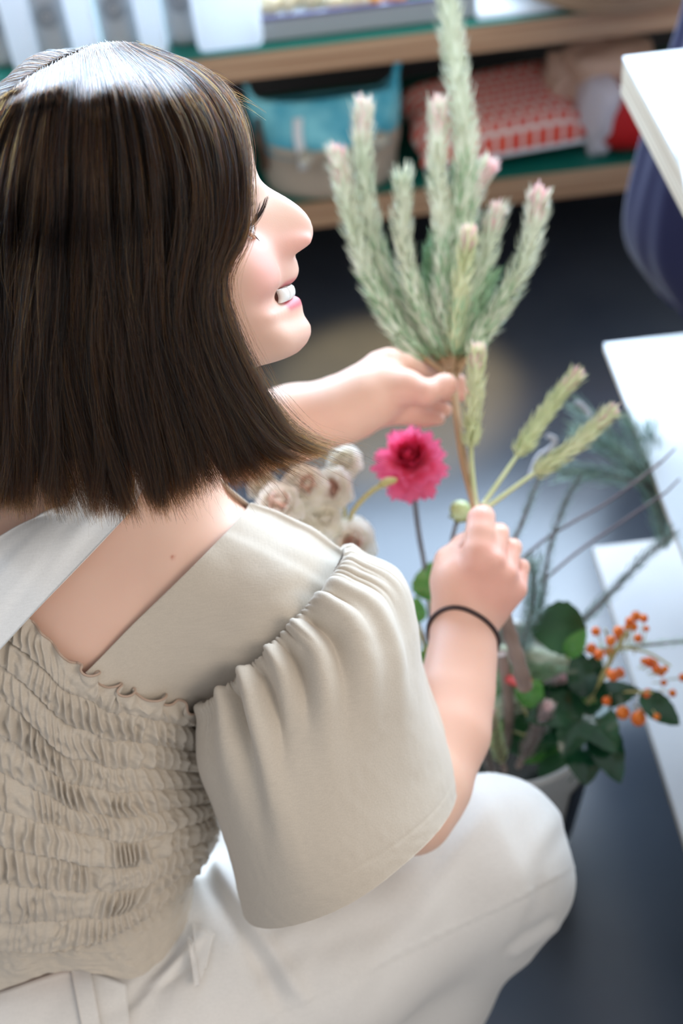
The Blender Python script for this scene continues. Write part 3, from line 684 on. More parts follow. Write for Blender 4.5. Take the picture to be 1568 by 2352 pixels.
for _ in range(10):
    E_ = np.pad(D_, ((0, 0), (1, 1)), mode='edge'); D2 = .25 * E_[:, :-2] + .5 * D_ + .25 * E_[:, 2:]; D2[:, 0] = D_[:, 0]
    E_ = np.pad(D2, ((1, 1), (0, 0)), mode='edge'); D3 = .12 * E_[:-2] + .76 * D2 + .12 * E_[2:]; D3[9:12] = D2[9:12]
    D_ = np.minimum(D3, LIM)
GT[..., 2] = D_
def hairpt(u, v):                                            # u in guide units, v in 0..1
    u = np.clip(u, 0, NG - 1.0001); A = cr(GT.reshape(NG, -1), u / (NG - 1)).reshape(len(u), NK, 3)
    x = v * (NK - 1); i = np.minimum(x.astype(int), NK - 2); f = x - i; n = np.arange(len(u))[:, None]
    def s(a): return a * a * (3 - 2 * a)
    return A[n, i] * (1 - f)[..., None] + A[n, i + 1] * f[..., None]
CEN = c3(250, 620, .845)
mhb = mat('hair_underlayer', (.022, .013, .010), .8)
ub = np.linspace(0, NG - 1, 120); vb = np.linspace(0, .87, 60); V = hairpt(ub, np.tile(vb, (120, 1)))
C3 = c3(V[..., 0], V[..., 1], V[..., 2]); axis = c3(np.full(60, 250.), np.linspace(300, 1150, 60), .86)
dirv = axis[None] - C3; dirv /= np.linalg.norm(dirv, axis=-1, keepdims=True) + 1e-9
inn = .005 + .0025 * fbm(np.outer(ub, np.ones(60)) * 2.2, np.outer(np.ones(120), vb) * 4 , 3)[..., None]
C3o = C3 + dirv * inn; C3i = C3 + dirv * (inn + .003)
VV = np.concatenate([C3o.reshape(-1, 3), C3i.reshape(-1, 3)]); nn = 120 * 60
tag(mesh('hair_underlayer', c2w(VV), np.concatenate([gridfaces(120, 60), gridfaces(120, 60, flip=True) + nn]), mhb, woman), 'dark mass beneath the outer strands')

def strands(name, u0, vmax, clump, spread, wander, r0, m, parent, seed, npts=20, wave=19, vmin=0.0, deep=.014, lift=0.0):
    g = rng(seed); n = len(u0); v = vmin + (vmax[:, None] - vmin) * np.linspace(0, 1, npts)[None]
    cell = 13.0; uc = (np.floor(u0 * cell + .5 * np.sin(u0 * 37)) + .5) / cell; hsh = np.sin(uc * 127.1) * 43758.5453; hsh -= np.floor(hsh)
    cohesion = clump * (.35 + .65 * hsh)[:, None] * np.clip(v * 1.5, 0, 1)
    cell2 = 55.0; uf = (np.floor(u0 * cell2) + .5) / cell2; h2 = np.sin(uf * 311.7) * 2543.13; h2 -= np.floor(h2)
    U = u0[:, None] + (uf - u0)[:, None] * np.clip(v * 1.6, 0, 1) * .72 * clump + (uc - u0)[:, None] * cohesion * .35
    K = np.empty((n, npts, 3))
    for a in range(0, n, 6000):
        b = min(n, a + 6000); x = v[a:b] * (NK - 1); i = np.minimum(x.astype(int), NK - 2); f = x - i
        uu = np.clip(U[a:b], 0, NG - 1.0001); ui = np.minimum(uu.astype(int), NG - 2); uf_ = uu - ui
        def pick(k): kk = np.clip(ui + k, 0, NG - 1); return GT[kk, i] * (1 - f)[..., None] + GT[kk, np.minimum(i + 1, NK - 1)] * f[..., None]
        p0, p1, p2, p3 = pick(-1), pick(0), pick(1), pick(2); t = uf_[..., None]
        K[a:b] = .5 * (2 * p1 + (p2 - p0) * t + (2 * p0 - 5 * p1 + 4 * p2 - p3) * t ** 2 + (3 * p1 - 3 * p2 + p3 - p0) * t ** 3)
    ph = hsh[:, None] * 6.28; 
    K[..., 0] += wave * v ** 1.1 * np.sin(v * (5 + 4 * hsh[:, None]) + ph) + 4 * v * np.sin(v * (12 + 6 * h2[:, None]) + h2[:, None] * 6.28)
    K[..., 0] += 7 * v * fbm(u0[:, None] * 3 + 0 * v, v * 2.5, seed + 5)
    w_ = g.random(n)[:, None] ** 1.5
    K[..., 2] += w_ * deep * np.clip((v - .22) * 2.2, .10, 1) * np.where(U < 10, 1, -1)
    K[..., 2] += (.0065 * (np.sin(ph * 3 + v * 4) - .4) + .0025 * np.sin(h2[:, None] * 30 + v * 7)) * np.clip(v * 3 - .05, 0, 1)
    tipv = np.clip((v - .80) / .2, 0, 1.2) ** 2
    K[..., 0] += 58 * (hsh[:, None] - .42) * tipv + 26 * (h2[:, None] - .5) * tipv; K[..., 1] -= (16 * hsh[:, None] * tipv) * (U < 4)
    K[..., :2] += g.standard_normal((n, 1, 2)) * np.array([6.0, 4.0]) * np.exp(-v * 12)[..., None]
    rx = g.standard_normal((n, 2)); ph2 = g.random((n, 2)) * 6.28; fr = 2 + 5 * g.random((n, 1))
    K[..., 0] += spread * rx[:, :1] * v + wander * v * np.sin(v * fr * 3 + ph2[:, :1]) * 3
    K[..., 1] += spread * .5 * rx[:, 1:] * v + wander * v * np.sin(v * fr * 2.3 + ph2[:, 1:]) * 2 
    K[..., 2] -= lift * v * g.random((n, 1))
    W = c2w(c3(K[..., 0], K[..., 1], K[..., 2]))
    inv = np.array(wm(parent).inverted()); W = W @ inv[:3, :3].T + inv[:3, 3]
    hc = bpy.data.hair_curves.new(name); hc.add_curves([npts] * n)
    hc.attributes['position'].data.foreach_set('vector', W.astype(np.float32).ravel())
    ra = hc.attributes.new('radius', 'FLOAT', 'POINT'); tt = np.linspace(0, 1, npts)
    ra.data.foreach_set('value', (r0 * (1 - .75 * tt ** 3)[None] * (.6 + 1.3 * g.random((n, 1)) ** 2.5)).astype(np.float32).ravel())
    hc.materials.append(m); o = bpy.data.objects.new(name, hc); COL.objects.link(o); o.parent = parent
    return o
mh = bpy.data.materials.new('brown_hair'); mh.use_nodes = True; t_ = mh.node_tree; t_.nodes.clear()
ph = t_.nodes.new('ShaderNodeBsdfHairPrincipled'); oo = t_.nodes.new('ShaderNodeOutputMaterial'); t_.links.new(ph.outputs[0], oo.inputs[0])
ph.parametrization = 'MELANIN'
for k, v_ in (('Melanin', .80), ('Melanin Redness', .65), ('Roughness', .28), ('Radial Roughness', .35), ('Random Color', .55), ('Random Roughness', .3), ('Coat', .0), ('IOR', 1.38)):
    if k in ph.inputs: ph.inputs[k].default_value = v_
g = rng(2)
NH = int(os.environ.get('NHAIR', 46000)); a_ = int(NH * .82)
u0 = np.concatenate([g.random(a_) * 9.2, 9 + g.random(NH - a_) * 6])
vm = 1.0 - .13 * g.random(NH) ** 3 + .014 * g.standard_normal(NH)
hair = strands('hair', u0, np.clip(vm, .6, 1.03), .8, 10, 2.2, .000105, mh, woman, 5)
tag(hair, 'dark brown chin length bob of loose strands', kind='stuff')
nf = 900; uf0 = g.random(nf) * 9
fly = strands('flyaway_hair', uf0, .45 + .58 * g.random(nf), .15, 26, 7, .00009, mh, woman, 9, lift=.02, deep=.002)
tag(fly, 'loose flyaway hairs around the bob', kind='stuff')
nf = 700; wis = strands('wispy_ends', g.random(nf) ** 1.5 * 3.4, .92 + .16 * g.random(nf), .3, 26, 3, .00008, mh, woman, 12, wave=24, lift=.012, deep=.004)
tag(wis, 'wispy ends by the cheek and collar', kind='stuff')
# short new hairs standing along the parting and over the crown
n = 520; g = rng(8); K = np.empty((n, 8, 3)); tq = g.random(n)
part = crl([(-20, 250, .80), (60, 190, .80), (140, 146, .805), (235, 108, .818), (330, 112, .83), (450, 150, .828), (530, 222, .82)], tq)
an = g.standard_normal(n) * .9 + .5; L = (25 + 55 * g.random(n)); q = np.linspace(0, 1, 8)[None]
K[..., 0] = part[:, :1] + g.standard_normal((n, 1)) * 8 + L[:, None] * (np.sin(an)[:, None] * q + .5 * q ** 2 * (tq[:, None] - .1))
K[..., 1] = part[:, 1:2] + 6 + np.abs(g.standard_normal((n, 1))) * 14 - L[:, None] * (.55 * np.cos(an)[:, None] * q - .75 * q ** 2)
K[..., 2] = part[:, 2:3] - .006 * g.random((n, 1)) - .012 * q
W = c2w(c3(K[..., 0], K[..., 1], K[..., 2])); inv = np.array(wm(woman).inverted()); W = W @ inv[:3, :3].T + inv[:3, 3]
hc = bpy.data.hair_curves.new('short_hair'); hc.add_curves([8] * n); hc.attributes['position'].data.foreach_set('vector', W.astype(np.float32).ravel())
ra = hc.attributes.new('radius', 'FLOAT', 'POINT'); ra.data.foreach_set('value', np.tile(.00009 * (1 - .7 * np.linspace(0, 1, 8)), n).astype(np.float32))
hc.materials.append(mh); o = bpy.data.objects.new('short_hair', hc); COL.objects.link(o); o.parent = woman; tag(o, 'short hairs standing up along the parting', kind='stuff')

# ------------------------------------------------------------------ clothing
def pd2w(K): return c2w(c3(K[..., 0], K[..., 1], K[..., 2]))
def coons(T, B, L, R, nu, nv):                   # boundary rows (px, py, d): top/bottom along u, left/right along v
    u = np.linspace(0, 1, nu); v = np.linspace(0, 1, nv)
    t, b = crs(T, u), crs(B, u); l, r = crs(L, v), crs(R, v); U = u[:, None, None]; V = v[None, :, None]
    return (1 - V) * t[:, None] + V * b[:, None] + (1 - U) * l[None] + U * r[None] - ((1 - U) * (1 - V) * t[0] + U * (1 - V) * t[-1] + (1 - U) * V * b[0] + U * V * b[-1])
def up(S, nu, nv):                               # bilinear resize
    a, b = S.shape; x = np.linspace(0, a - 1, nu); y = np.linspace(0, b - 1, nv); i = np.minimum(x.astype(int), a - 2); j = np.minimum(y.astype(int), b - 2)
    f = (x - i)[:, None]; g = (y - j)[None]
    return (S[i][:, j] * (1 - f) + S[i + 1][:, j] * f) * (1 - g) + (S[i][:, j + 1] * (1 - f) + S[i + 1][:, j + 1] * f) * g
def blur2(a, n):
    for _ in range(n):
        p = np.pad(a, 1, mode='edge'); a = (p[:-2, 1:-1] + p[2:, 1:-1] + p[1:-1, :-2] + p[1:-1, 2:] + 2 * a) / 6
    return a
def shell(name, W, m, parent, th=.0012, cu=False):
    nu, nv = W.shape[:2]; V = W.reshape(-1, 3); Q = gridfaces(nu, nv, cu=cu)
    N = vnormals(V, Q); c = np.array(CAM) - V
    if (N * c).sum(1).mean() < 0: Q = Q[:, ::-1]; N = -N
    n = len(V); E = []
    F = np.concatenate([Q, Q[:, ::-1] + n])
    def strip(idx):
        a = np.array(idx[:-1]); b = np.array(idx[1:]); return np.stack([a, b, b + n, a + n], 1)
    g = np.arange(n).reshape(nu, nv); S = [strip(g[:, 0]), strip(g[:, -1])] if not cu else [strip(np.r_[g[:, 0], g[0, 0]]), strip(np.r_[g[:, -1], g[0, -1]])]
    if not cu: S += [strip(g[0]), strip(g[-1])]
    return mesh(name, np.concatenate([V, V - N * th]), np.concatenate([F] + S), m, parent)
def linen(name, a, b, weave=1100, rough=.85):
    m = mat(name, a, rough); _set(bsdf(m), 'Sheen Weight', .25); _set(bsdf(m), 'Sheen Roughness', .5)
    tc = nod(m, 'ShaderNodeTexCoord'); n = nod(m, 'ShaderNodeTexNoise', Scale=9, Detail=5); link(m, tc.outputs['Object'], n.inputs['Vector'])
    h = []
    for st in ((1, .06, 1), (.06, 1, 1)):
        mp = nod(m, 'ShaderNodeMapping'); mp.inputs['Scale'].default_value = st; mp.inputs['Rotation'].default_value = (.5, .3, .7); link(m, tc.outputs['Object'], mp.inputs[0])
        w_ = nod(m, 'ShaderNodeTexNoise', Scale=weave, Detail=2); link(m, mp.outputs[0], w_.inputs['Vector']); h.append(w_.outputs['Fac'])
    ad = nod(m, 'ShaderNodeMath', operation='ADD'); link(m, h[0], ad.inputs[0]); link(m, h[1], ad.inputs[1])
    c = mixc(m, n.outputs['Fac'], a, b); mu = nod(m, 'ShaderNodeMapRange'); mu.inputs[1].default_value = .6; mu.inputs[2].default_value = 1.4; mu.inputs[3].default_value = .93; mu.inputs[4].default_value = 1.06
    link(m, ad.outputs[0], mu.inputs[0]); x = nod(m, 'ShaderNodeMix', data_type='RGBA', blend_type='MULTIPLY'); x.inputs[0].default_value = 1
    link(m, c, x.inputs[6]); link(m, mu.outputs[0], x.inputs[7]); link(m, x.outputs[2], bsdf(m).inputs['Base Color'])
    bp = nod(m, 'ShaderNodeBump', Strength=.25, Distance=.0006); link(m, ad.outputs[0], bp.inputs['Height']); link(m, bp.outputs[0], bsdf(m).inputs['Normal'])
    return m
mlinen = linen('beige_linen', (.50, .435, .355), (.56, .495, .405))
mserge = mat('serged_thread', (.46, .33, .25), .9)
mtrou = linen('off_white_twill', (.72, .69, .64), (.78, .75, .71), 1500)
mstrap = linen('white_strap', (.80, .82, .82), (.85, .86, .85), 1500)

blouse = thing('blouse', tuple(P(200, 1700, .95)), None, None); blouse.parent = woman
blouse.matrix_basis = wm(woman).inverted() @ Matrix.Translation(Vector(P(200, 1700, .95)))
# smocked back ---------------------------------------------------------
NUB, NVB = 430, 500
topb = [(-330, 1150, 0), (-120, 1270, 0), (60, 1412, 0), (95, 1447, 0), (130, 1490, 0), (170, 1532, 0), (208, 1538, 0), (240, 1580, 0), (300, 1592, 0), (360, 1606, 0), (415, 1622, 0), (486, 1640, 0)]
botb = [(-330, 2090, 0), (0, 2176, 0), (100, 2187, 0), (180, 2180, 0), (255, 2158, 0), (340, 2096, 0), (437, 2022, 0)]
lefb = [(-330, 1150, 0), (-360, 1650, 0), (-330, 2090, 0)]
rigb = [(486, 1640, 0), (474, 1690, 0), (474, 1760, 0), (488, 1830, 0), (505, 1890, 0), (498, 1935, 0), (465, 1985, 0), (437, 2022, 0)]
K = coons(topb, botb, lefb, rigb, NUB, NVB); u = np.linspace(0, 1, NUB)[:, None]; v = np.linspace(0, 1, NVB)[None]
x = (2 * u - 1)
def back_d(u, v, s=1): return (1.005 + .055 * v) - s * (.118 - .012 * v) * np.sqrt(np.clip(1 - np.abs(2 * u - 1) ** 2.2, 0, 1))
D = back_d(u, v)
vis = K[::8, ::8]
sd = np.array([[skin_depth(a[0], a[1], 9) for a in row] for row in vis])
lim = up(np.minimum(sd, 1.15), NUB, NVB) - .009
D = np.minimum(D, np.where(np.abs(x) < .93, lim, 9)); D = blur2(D, 10)
K[..., 2] = D
rw = np.clip(1 - v / .06, 0, 1) ** 1.3 * np.clip((u - .62) / .06, 0, 1) * np.clip((.985 - u) / .02, 0, 1)
K[..., 0] += rw * 9 * np.sin(u * 118 + 1); K[..., 1] += rw * (9 * np.sin(u * 118 + 2.6) - 4)
W = pd2w(K); N = vnormals(W.reshape(-1, 3), gridfaces(NUB, NVB)).reshape(W.shape)
if (N * (np.array(CAM) - W)).sum() < 0: N = -N
nrow = 10.0; vw = v * nrow + .16 * noise2(u * 5 + 3, v * 3, 41) + .05 * noise2(u * 16, v * 4, 42)
row = np.floor(vw); fr = vw - row
pinch = np.clip(np.sin(math.pi * np.clip(fr, 0, 1)), 0, 1) ** .5
amp = np.clip(.75 + .35 * noise2(u * 8, row * 1.0 + 7, 43), .25, 1.4)
uu = u * 40 + .35 * noise2(u * 9, v * 9, 44) + .45 * noise2(u * 14, row * 3.3 + .3, 45) + .16 * noise2(u * 30, v * 24, 46) + .25 * (fr - .5) * noise2(u * 12, row + .5, 51)
ridge = (.5 + .5 * np.sin(2 * math.pi * uu + 1.3 * np.sin(row * 2.4))) ** 1.4
fine = .5 + .5 * np.sin(2 * math.pi * (uu * 2.0 + row * .37))
puff_ = np.clip(noise2(u * 4.5 + row * .7, row * 2.7, 47), 0, 1.6)
H = pinch * (.0042 + .0030 * puff_) + (.15 + .85 * pinch) * amp * .0056 * (ridge - .5) * (1 - .35 * puff_) + .0012 * (1 - pinch) * fine + .0005 * noise2(u * 60, v * 60, 48) + .0008 * noise2(u * 30, v * 45, 49)
fold = .0042 * np.clip((fr - .45) / .45, 0, 1) ** 1.5 * puff_ * np.clip((1 - fr) / .06, 0, 1)
H = H * np.clip((1 - u) / .015, 0, 1) + fold
ruf = sst(-v, -.055, 0.0)
H = H * (1 - ruf) + ruf * (.004 * np.sin(u * 75 + 2 * noise2(u * 10, 0 * v, 50)) * np.clip((u - .45) / .1, .15, 1) + .002)
W2 = W + N * H[..., None]
shell('smocked_back', W2, mlinen, blouse)
edge = W2[int(.50 * NUB):, 0]; mesh('serged_edge', *tube(edge, .0009, 6), mserge, blouse)
Kb = coons(topb, botb, lefb, rigb, 40, 30); ub_ = np.linspace(0, 1, 40)[:, None]; vb_ = np.linspace(0, 1, 30)[None]
Kb[..., 2] = back_d(ub_, vb_, -1) + .01; shell('blouse_front', pd2w(Kb), mlinen, blouse)
# stitched elastic lines: fine thread along each row
# peplum ----------------------------------------------------------------
NUP, NVP = 260, 60
tp = [(-330, 2085, 0), (0, 2168, 0), (100, 2180, 0), (180, 2173, 0), (255, 2151, 0), (340, 2089, 0), (440, 2008, 0)]
bt = [(-330, 2330, 0), (-100, 2300, 0), (0, 2270, 0), (112, 2231, 0), (210, 2240, 0), (290, 2260, 0), (345, 2232, 0), (393, 2200, 0), (440, 2125, 0), (446, 2070, 0)]
K = coons(tp, bt, [tp[0], bt[0]], [tp[-1], bt[-1]], NUP, NVP); u = np.linspace(0, 1, NUP)[:, None]; v = np.linspace(0, 1, NVP)[None]
K[..., 2] = back_d(u, 1 + .0 * v) + .004 + .030 * v - .018 * v * np.sin(math.pi * u)
W = pd2w(K); N = vnormals(W.reshape(-1, 3), gridfaces(NUP, NVP)).reshape(W.shape)
if (N * (np.array(CAM) - W)).sum() < 0: N = -N
g1 = np.sin(u * 150 + 3 * noise2(u * 9, 0 * v, 60)) * np.exp(-v * 5) * .0016; g2 = noise2(u * 13 + .3 * v, v * .6, 61) * .0045 * np.clip(v * 1.6, 0, 1)
shell('peplum', W + N * (g1 + g2 + .0006 * noise2(u * 50, v * 12, 62))[..., None], mlinen, blouse)
# yoke -------------------------------------------------------------------
NUY, NVY = 150, 110
inn_ = [(196, 1545, 0), (212, 1530, 0), (300, 1438, 0), (400, 1343, 0), (480, 1263, 0), (538, 1203, 0), (573, 1159, 0)]
out_ = [(464, 1644, 0), (476, 1614, 0), (545, 1558, 0), (622, 1490, 0), (692, 1418, 0), (745, 1350, 0), (786, 1275, 0)]
K = coons(inn_, out_, [(196, 1545, 0), (320, 1634, 0), (464, 1644, 0)], [inn_[-1], (640, 1182, 0), (715, 1226, 0), out_[-1]], NUY, NVY)
u = np.linspace(0, 1, NUY); v = np.linspace(0, 1, NVY)
S = np.array([[skin_depth(a[0], a[1], np.nan) for a in row] for row in K[::5, ::5]])
U5, V5 = np.meshgrid(u[::5], v[::5], indexing='ij'); ok = ~np.isnan(S) & (S < 1.05)
def basis(U, V): return np.stack([U ** i * V ** j for i in range(5) for j in range(5 - i)], -1)
co, *_ = np.linalg.lstsq(basis(U5[ok], V5[ok]), S[ok], rcond=None)
UU, VV_ = np.meshgrid(u, v, indexing='ij'); Df = basis(UU, VV_) @ co
Df = Df - .0060
Sf = up(np.minimum(np.nan_to_num(S, nan=1.1), 1.1), NUY, NVY); Df = np.minimum(Df, Sf - np.where(UU < .85, .005, .0025)); Df = blur2(Df, 12)
K[..., 2] = Df; ext = []
for t_, dd in ((25, 0), (50, 0), (75, 0), (90, .004), (105, .015), (115, .03), (125, .05)):   # over the shoulder to the front
    e = K[-1].copy(); sh_ = 12 * math.sin(math.radians(t_)) - 120 * dd; e[:, 0] += .47 * sh_; e[:, 1] -= .88 * sh_; e[:, 2] += .005 * (1 - math.cos(math.radians(t_))) + dd; ext.append(e)
K = np.concatenate([K, np.array(ext)]); W = pd2w(K)
N = vnormals(W.reshape(-1, 3), gridfaces(*W.shape[:2])).reshape(W.shape)
if (N * (np.array(CAM) - W)).sum() < 0: N = -N
uu = np.linspace(0, 1, W.shape[0])[:, None]; vv = np.linspace(0, 1, W.shape[1])[None]
W = W + N * (.0012 * noise2(uu * 3 + vv * 2, vv * 3, 70) + .0005 * noise2(uu * 16, vv * 5, 71) * vv)[..., None]
shell('yoke', W, mlinen, blouse, .0016)
# slip of neckband seen past the neck
K = coons([(478, 1072, .93), (520, 1118, .935), (572, 1160, .945)], [(460, 1085, .95), (505, 1135, .95), (560, 1172, .955)], [(478, 1072, .93), (460, 1085, .95)], [(572, 1160, .945), (560, 1172, .955)], 20, 6)
shell('neckband', pd2w(K), mlinen, blouse)
# near sleeve: closed rings from the gathered seam to the open hem ---------
SL = [((470, 1618, .928), (787, 1276, .935), (650, 1466, .892), (655, 1400, 1.0)), ((458, 1650, .93), (835, 1285, .94), (668, 1482, .876), (672, 1415, 1.02)), ((453, 1700, .935), (915, 1322, .955), (700, 1530, .868), (710, 1450, 1.04)),
      ((458, 1765, .94), (946, 1420, .97), (722, 1610, .862), (740, 1510, 1.06)), ((484, 1832, .948), (960, 1520, .98), (735, 1700, .862), (765, 1580, 1.07)),
      ((508, 1900, .955), (982, 1605, .99), (752, 1790, .866), (795, 1650, 1.08)), ((532, 1980, .962), (1018, 1690, 1.0), (778, 1900, .875), (820, 1740, 1.085)), ((548, 2050, .968), (1042, 1762, 1.008), (815, 2000, .885), (835, 1800, 1.085)), ((560, 2100, .972), (1045, 1800, 1.012), (842, 2050, .893), (835, 1840, 1.085))]
SLa = np.array(SL, float).reshape(len(SL), 12)
NA, NS = 460, 150
sv = np.linspace(0, 1, NS); R_ = cr(SLa, sv).reshape(NS, 4, 3); a = np.linspace(0, 2 * math.pi, NA, endpoint=False)
L_, Rr, Ff, Bb = (R_[:, i][:, None] for i in range(4)); Cc = (L_ + Rr) / 2; Hh = (Rr - L_) / 2
ca, sa = np.cos(a)[None, :, None], np.sin(a)[None, :, None]
K = Cc + Hh * ca + np.where(sa > 0, (Ff - Cc) * np.abs(sa) ** .9, (Bb - Cc) * np.abs(sa) ** .9)
W = pd2w(K).transpose(1, 0, 2)                     # NA x NS
Q = gridfaces(NA, NS, cu=True); N = vnormals(W.reshape(-1, 3), Q).reshape(W.shape)
if (N * (W - W.mean(0, keepdims=True))).sum() < 0: N = -N
A_ = a[:, None]; S_ = sv[None]
ph_ = A_ / (2 * math.pi)
wob = .35 * noise2(ph_ * 24, S_ * 2, 80, 24)
gath = np.sin(2 * math.pi * (70 * ph_ + 1.5 * noise2(ph_ * 24, 0 * S_, 81, 24) + .4 * S_)) * .0024 * np.exp(-S_ * 20) * np.clip(S_ / .006, 0, 1)
mid = (np.abs(np.sin(math.pi * (27 * ph_ + 1.3 * noise2(ph_ * 24, S_ * .8, 82, 24)))) ** .7 - .6) * .0062 * np.exp(-((S_ - .09) / .11) ** 2) * np.clip(S_ / .02, 0, 1) * np.clip(.8 + .5 * noise2(ph_ * 24, S_ * 3, 86, 24), .1, 2)
big = 0 * ph_ * S_
fr_ = (1 - np.cos(A_)) / 2                                                       # 0 at the right silhouette, 1 at the left
for (f0, f1, wd, am, s0, s1) in ((.05, .02, .035, .006, .0, .9), (.16, .12, .028, .008, .02, .8), (.27, .26, .045, .0095, .03, .65), (.36, .37, .022, -.008, .02, .6), (.43, .46, .034, .0085, .02, .75),
        (.52, .58, .020, -.009, .03, .5), (.58, .66, .030, .0085, .02, .45), (.68, .70, .020, -.0085, .02, .62), (.745, .735, .034, .0105, .01, .95), (.82, .80, .022, -.0105, .01, .75), (.88, .89, .028, .008, .0, .8), (.95, .96, .02, -.005, .0, .6)):
    c_ = f0 + (f1 - f0) * S_ + .012 * np.sin(S_ * 7 + f0 * 40); w_ = wd * (1 + 1.6 * S_)
    big = big + am * np.exp(-((fr_ - c_) / w_) ** 2) * sst(S_, s0, s0 + .09) * (1 - sst(S_, s1 * .35, s1)) * (np.sin(A_) > 0)
big = big + .003 * np.sin(A_ * 9) * (np.sin(A_) < 0) * np.abs(np.sin(A_)) * np.clip(S_ / .1, 0, 1)
soft = .0036 * noise2(ph_ * 9 + S_ * 1.5, S_ * 1.8 + .3, 84, 9) * np.clip(S_ * 2, 0, 1) * (1 - .5 * S_)
crz = -.0003 * np.exp(-((S_ - .87 - .015 * np.sin(A_ * 2)) / .006) ** 2)
fine = .00012 * noise2(ph_ * 96, S_ * 30, 85, 96)
pop = .004 * np.exp(-((S_ - .05) / .05) ** 2)
keep = 1 - .65 * np.abs(np.cos(A_)) ** 6
W = W + N * (gath + pop + (mid + big + soft) * (keep * .7 + .3) + crz + fine)[..., None]
shell('sleeve', W, mlinen, blouse, .0010, cu=True)
hem = W[:, -1]; 
# strap --------------------------------------------------------------------
Ti = [(-330, 1470, 0), (-150, 1340, 0), (0, 1228, 0), (75, 1188, 0), (150, 1165, 0)]; Bo = [(-200, 1700, 0), (0, 1492, 0), (66, 1418, 0), (180, 1300, 0), (302, 1172, 0)]
K = coons(Ti, Bo, [Ti[0], Bo[0]], [Ti[-1], (230, 1130, 0), Bo[-1]], 90, 50)
E_ = K[-1:] + np.array([[[22., -40, 0]]]); E2 = K[-1:] + np.array([[[50., -90, 0]]]); K = np.concatenate([K, E_, E2])
dd = np.array([[min(skin_depth(p[0], p[1], 1.2), 9) for p in row] for row in K[:, ::4]]); dd = np.minimum(dd, 1.06)
dd = up(dd, K.shape[0], K.shape[1])
uu = np.linspace(0, 1, K.shape[0])[:, None]; dsm = np.minimum(blur2(dd, 30), dd) - .0075 - .019 * np.clip((.85 - uu) / .25, 0, 1) 
K[..., 2] = blur2(dsm, 4)
W = pd2w(K); vv = np.linspace(0, 1, K.shape[1])[None]; W = W + (np.array(CAM) - W) * (.0014 * noise2(uu * 2, vv * 6 + uu * 2, 90))[..., None]
shell('shoulder_strap', W, mstrap, woman, .002)['label'] = 'wide white apron strap crossing the back'

# trousers -------------------------------------------------------------------
TF = Field((-.62, -.80, -1.62), (.235, .04, -.86), .0034)
def tl(rows, k=.03, op='u'): TF.chain([(a, b, c, r) for a, b, c, r in rows], k, op)
tl([(110, 2420, 1.10, 330), (40, 2700, 1.14, 370)], .05)
tl([(110, 2330, 1.10, 290), (330, 2360, 1.085, 265), (720, 2165, 1.10, 225), (1105, 1968, 1.13, 172)], .05)
tl([(1105, 1968, 1.13, 172), (1140, 1955, 1.135, 142), (1155, 2005, 1.14, 118)], .03)
tl([(1212, 2045, 1.15, 58), (1140, 2110, 1.16, 100)], .04)
tl([(1090, 2014, 1.16, 156), (930, 2235, 1.21, 172), (700, 2520, 1.29, 130), (590, 2740, 1.36, 95)], .05)
tl([(120, 2350, 1.16, 280), (430, 2010, 1.24, 205), (740, 1680, 1.32, 150)], .05)
tl([(740, 1680, 1.32, 145), (560, 2000, 1.42, 130), (420, 2300, 1.50, 95)], .04)
tV, tQ = TF.polys(); tV = relax(tV, tQ, 4, .5); tN = vnormals(tV, tQ)
tpx = 784 + tV[:, 0] / -tV[:, 2] * FPX; tpy = 1176 - tV[:, 1] / -tV[:, 2] * FPX
def crease(ax, ay, bx, by, wd, amp, ln=1.0):
    L = math.hypot(bx - ax, by - ay); t = ((tpx - ax) * (bx - ax) + (tpy - ay) * (by - ay)) / L ** 2; dperp = ((tpx - ax) * (by - ay) - (tpy - ay) * (bx - ax)) / L
    return amp * np.exp(-(dperp / wd) ** 2) * np.exp(-(np.clip(np.abs(t - .5) - .42, 0, None) / .14) ** 2)
dsp = .0022 * noise2(tpx / 120 + 4, tpy / 170 + 9, 90) + .0011 * noise2(tpx / 55 + tpy / 90, tpy / 160, 91)
dsp += crease(1265, 2110, 1165, 2180, 12, .003) - crease(1275, 2125, 1180, 2195, 12, .0035) + crease(1240, 2030, 1195, 2150, 18, .002)
dsp += crease(1270, 2015, 560, 2372, 4, -.0016) + crease(1270, 2021, 560, 2378, 4, .0012) + crease(470, 2010, 640, 2300, 20, .007) - crease(500, 1990, 690, 2280, 18, .006)
dsp += crease(300, 2280, 440, 2130, 12, .004) - crease(330, 2290, 460, 2150, 10, .004) + crease(240, 2340, 420, 2220, 14, .004) + crease(560, 2230, 900, 2120, 40, .004)
tV = tV + tN * dsp[:, None] * (tV[:, 2] > -1.35)[:, None]
# trouser legs end above the feet
trou = thing('trousers', tuple(P(300, 2400, 1.1)), None, None); trou.parent = woman
trou.matrix_basis = wm(woman).inverted() @ Matrix.Translation(Vector(P(300, 2400, 1.1)))
tW = c2w(tV); mesh('trouser_cloth', tW, tQ, mtrou, trou)
trT = BVHTree.FromPolygons([tuple(q) for q in tW.tolist()], tQ.tolist())
def td(px, py, far=1.12):
    d = Vector(ray(px, py)); h = trT.ray_cast(CAM, d.normalized(), 3.0); return h[3] / d.length if h[0] is not None else far
def patch(name, T, B, nu, nv, off, m, parent, th=.002, ndl=None):
    K = coons(T, B, [T[0], B[0]], [T[-1], B[-1]], nu, nv); d = np.array([[td(p[0], p[1]) for p in row] for row in K]); d = blur2(np.minimum(d, 1.2), 5) - off
    K[..., 2] = d; return shell(name, pd2w(K), m, parent, th)
z_ = lambda L: [(a, b, 0) for a, b in L]
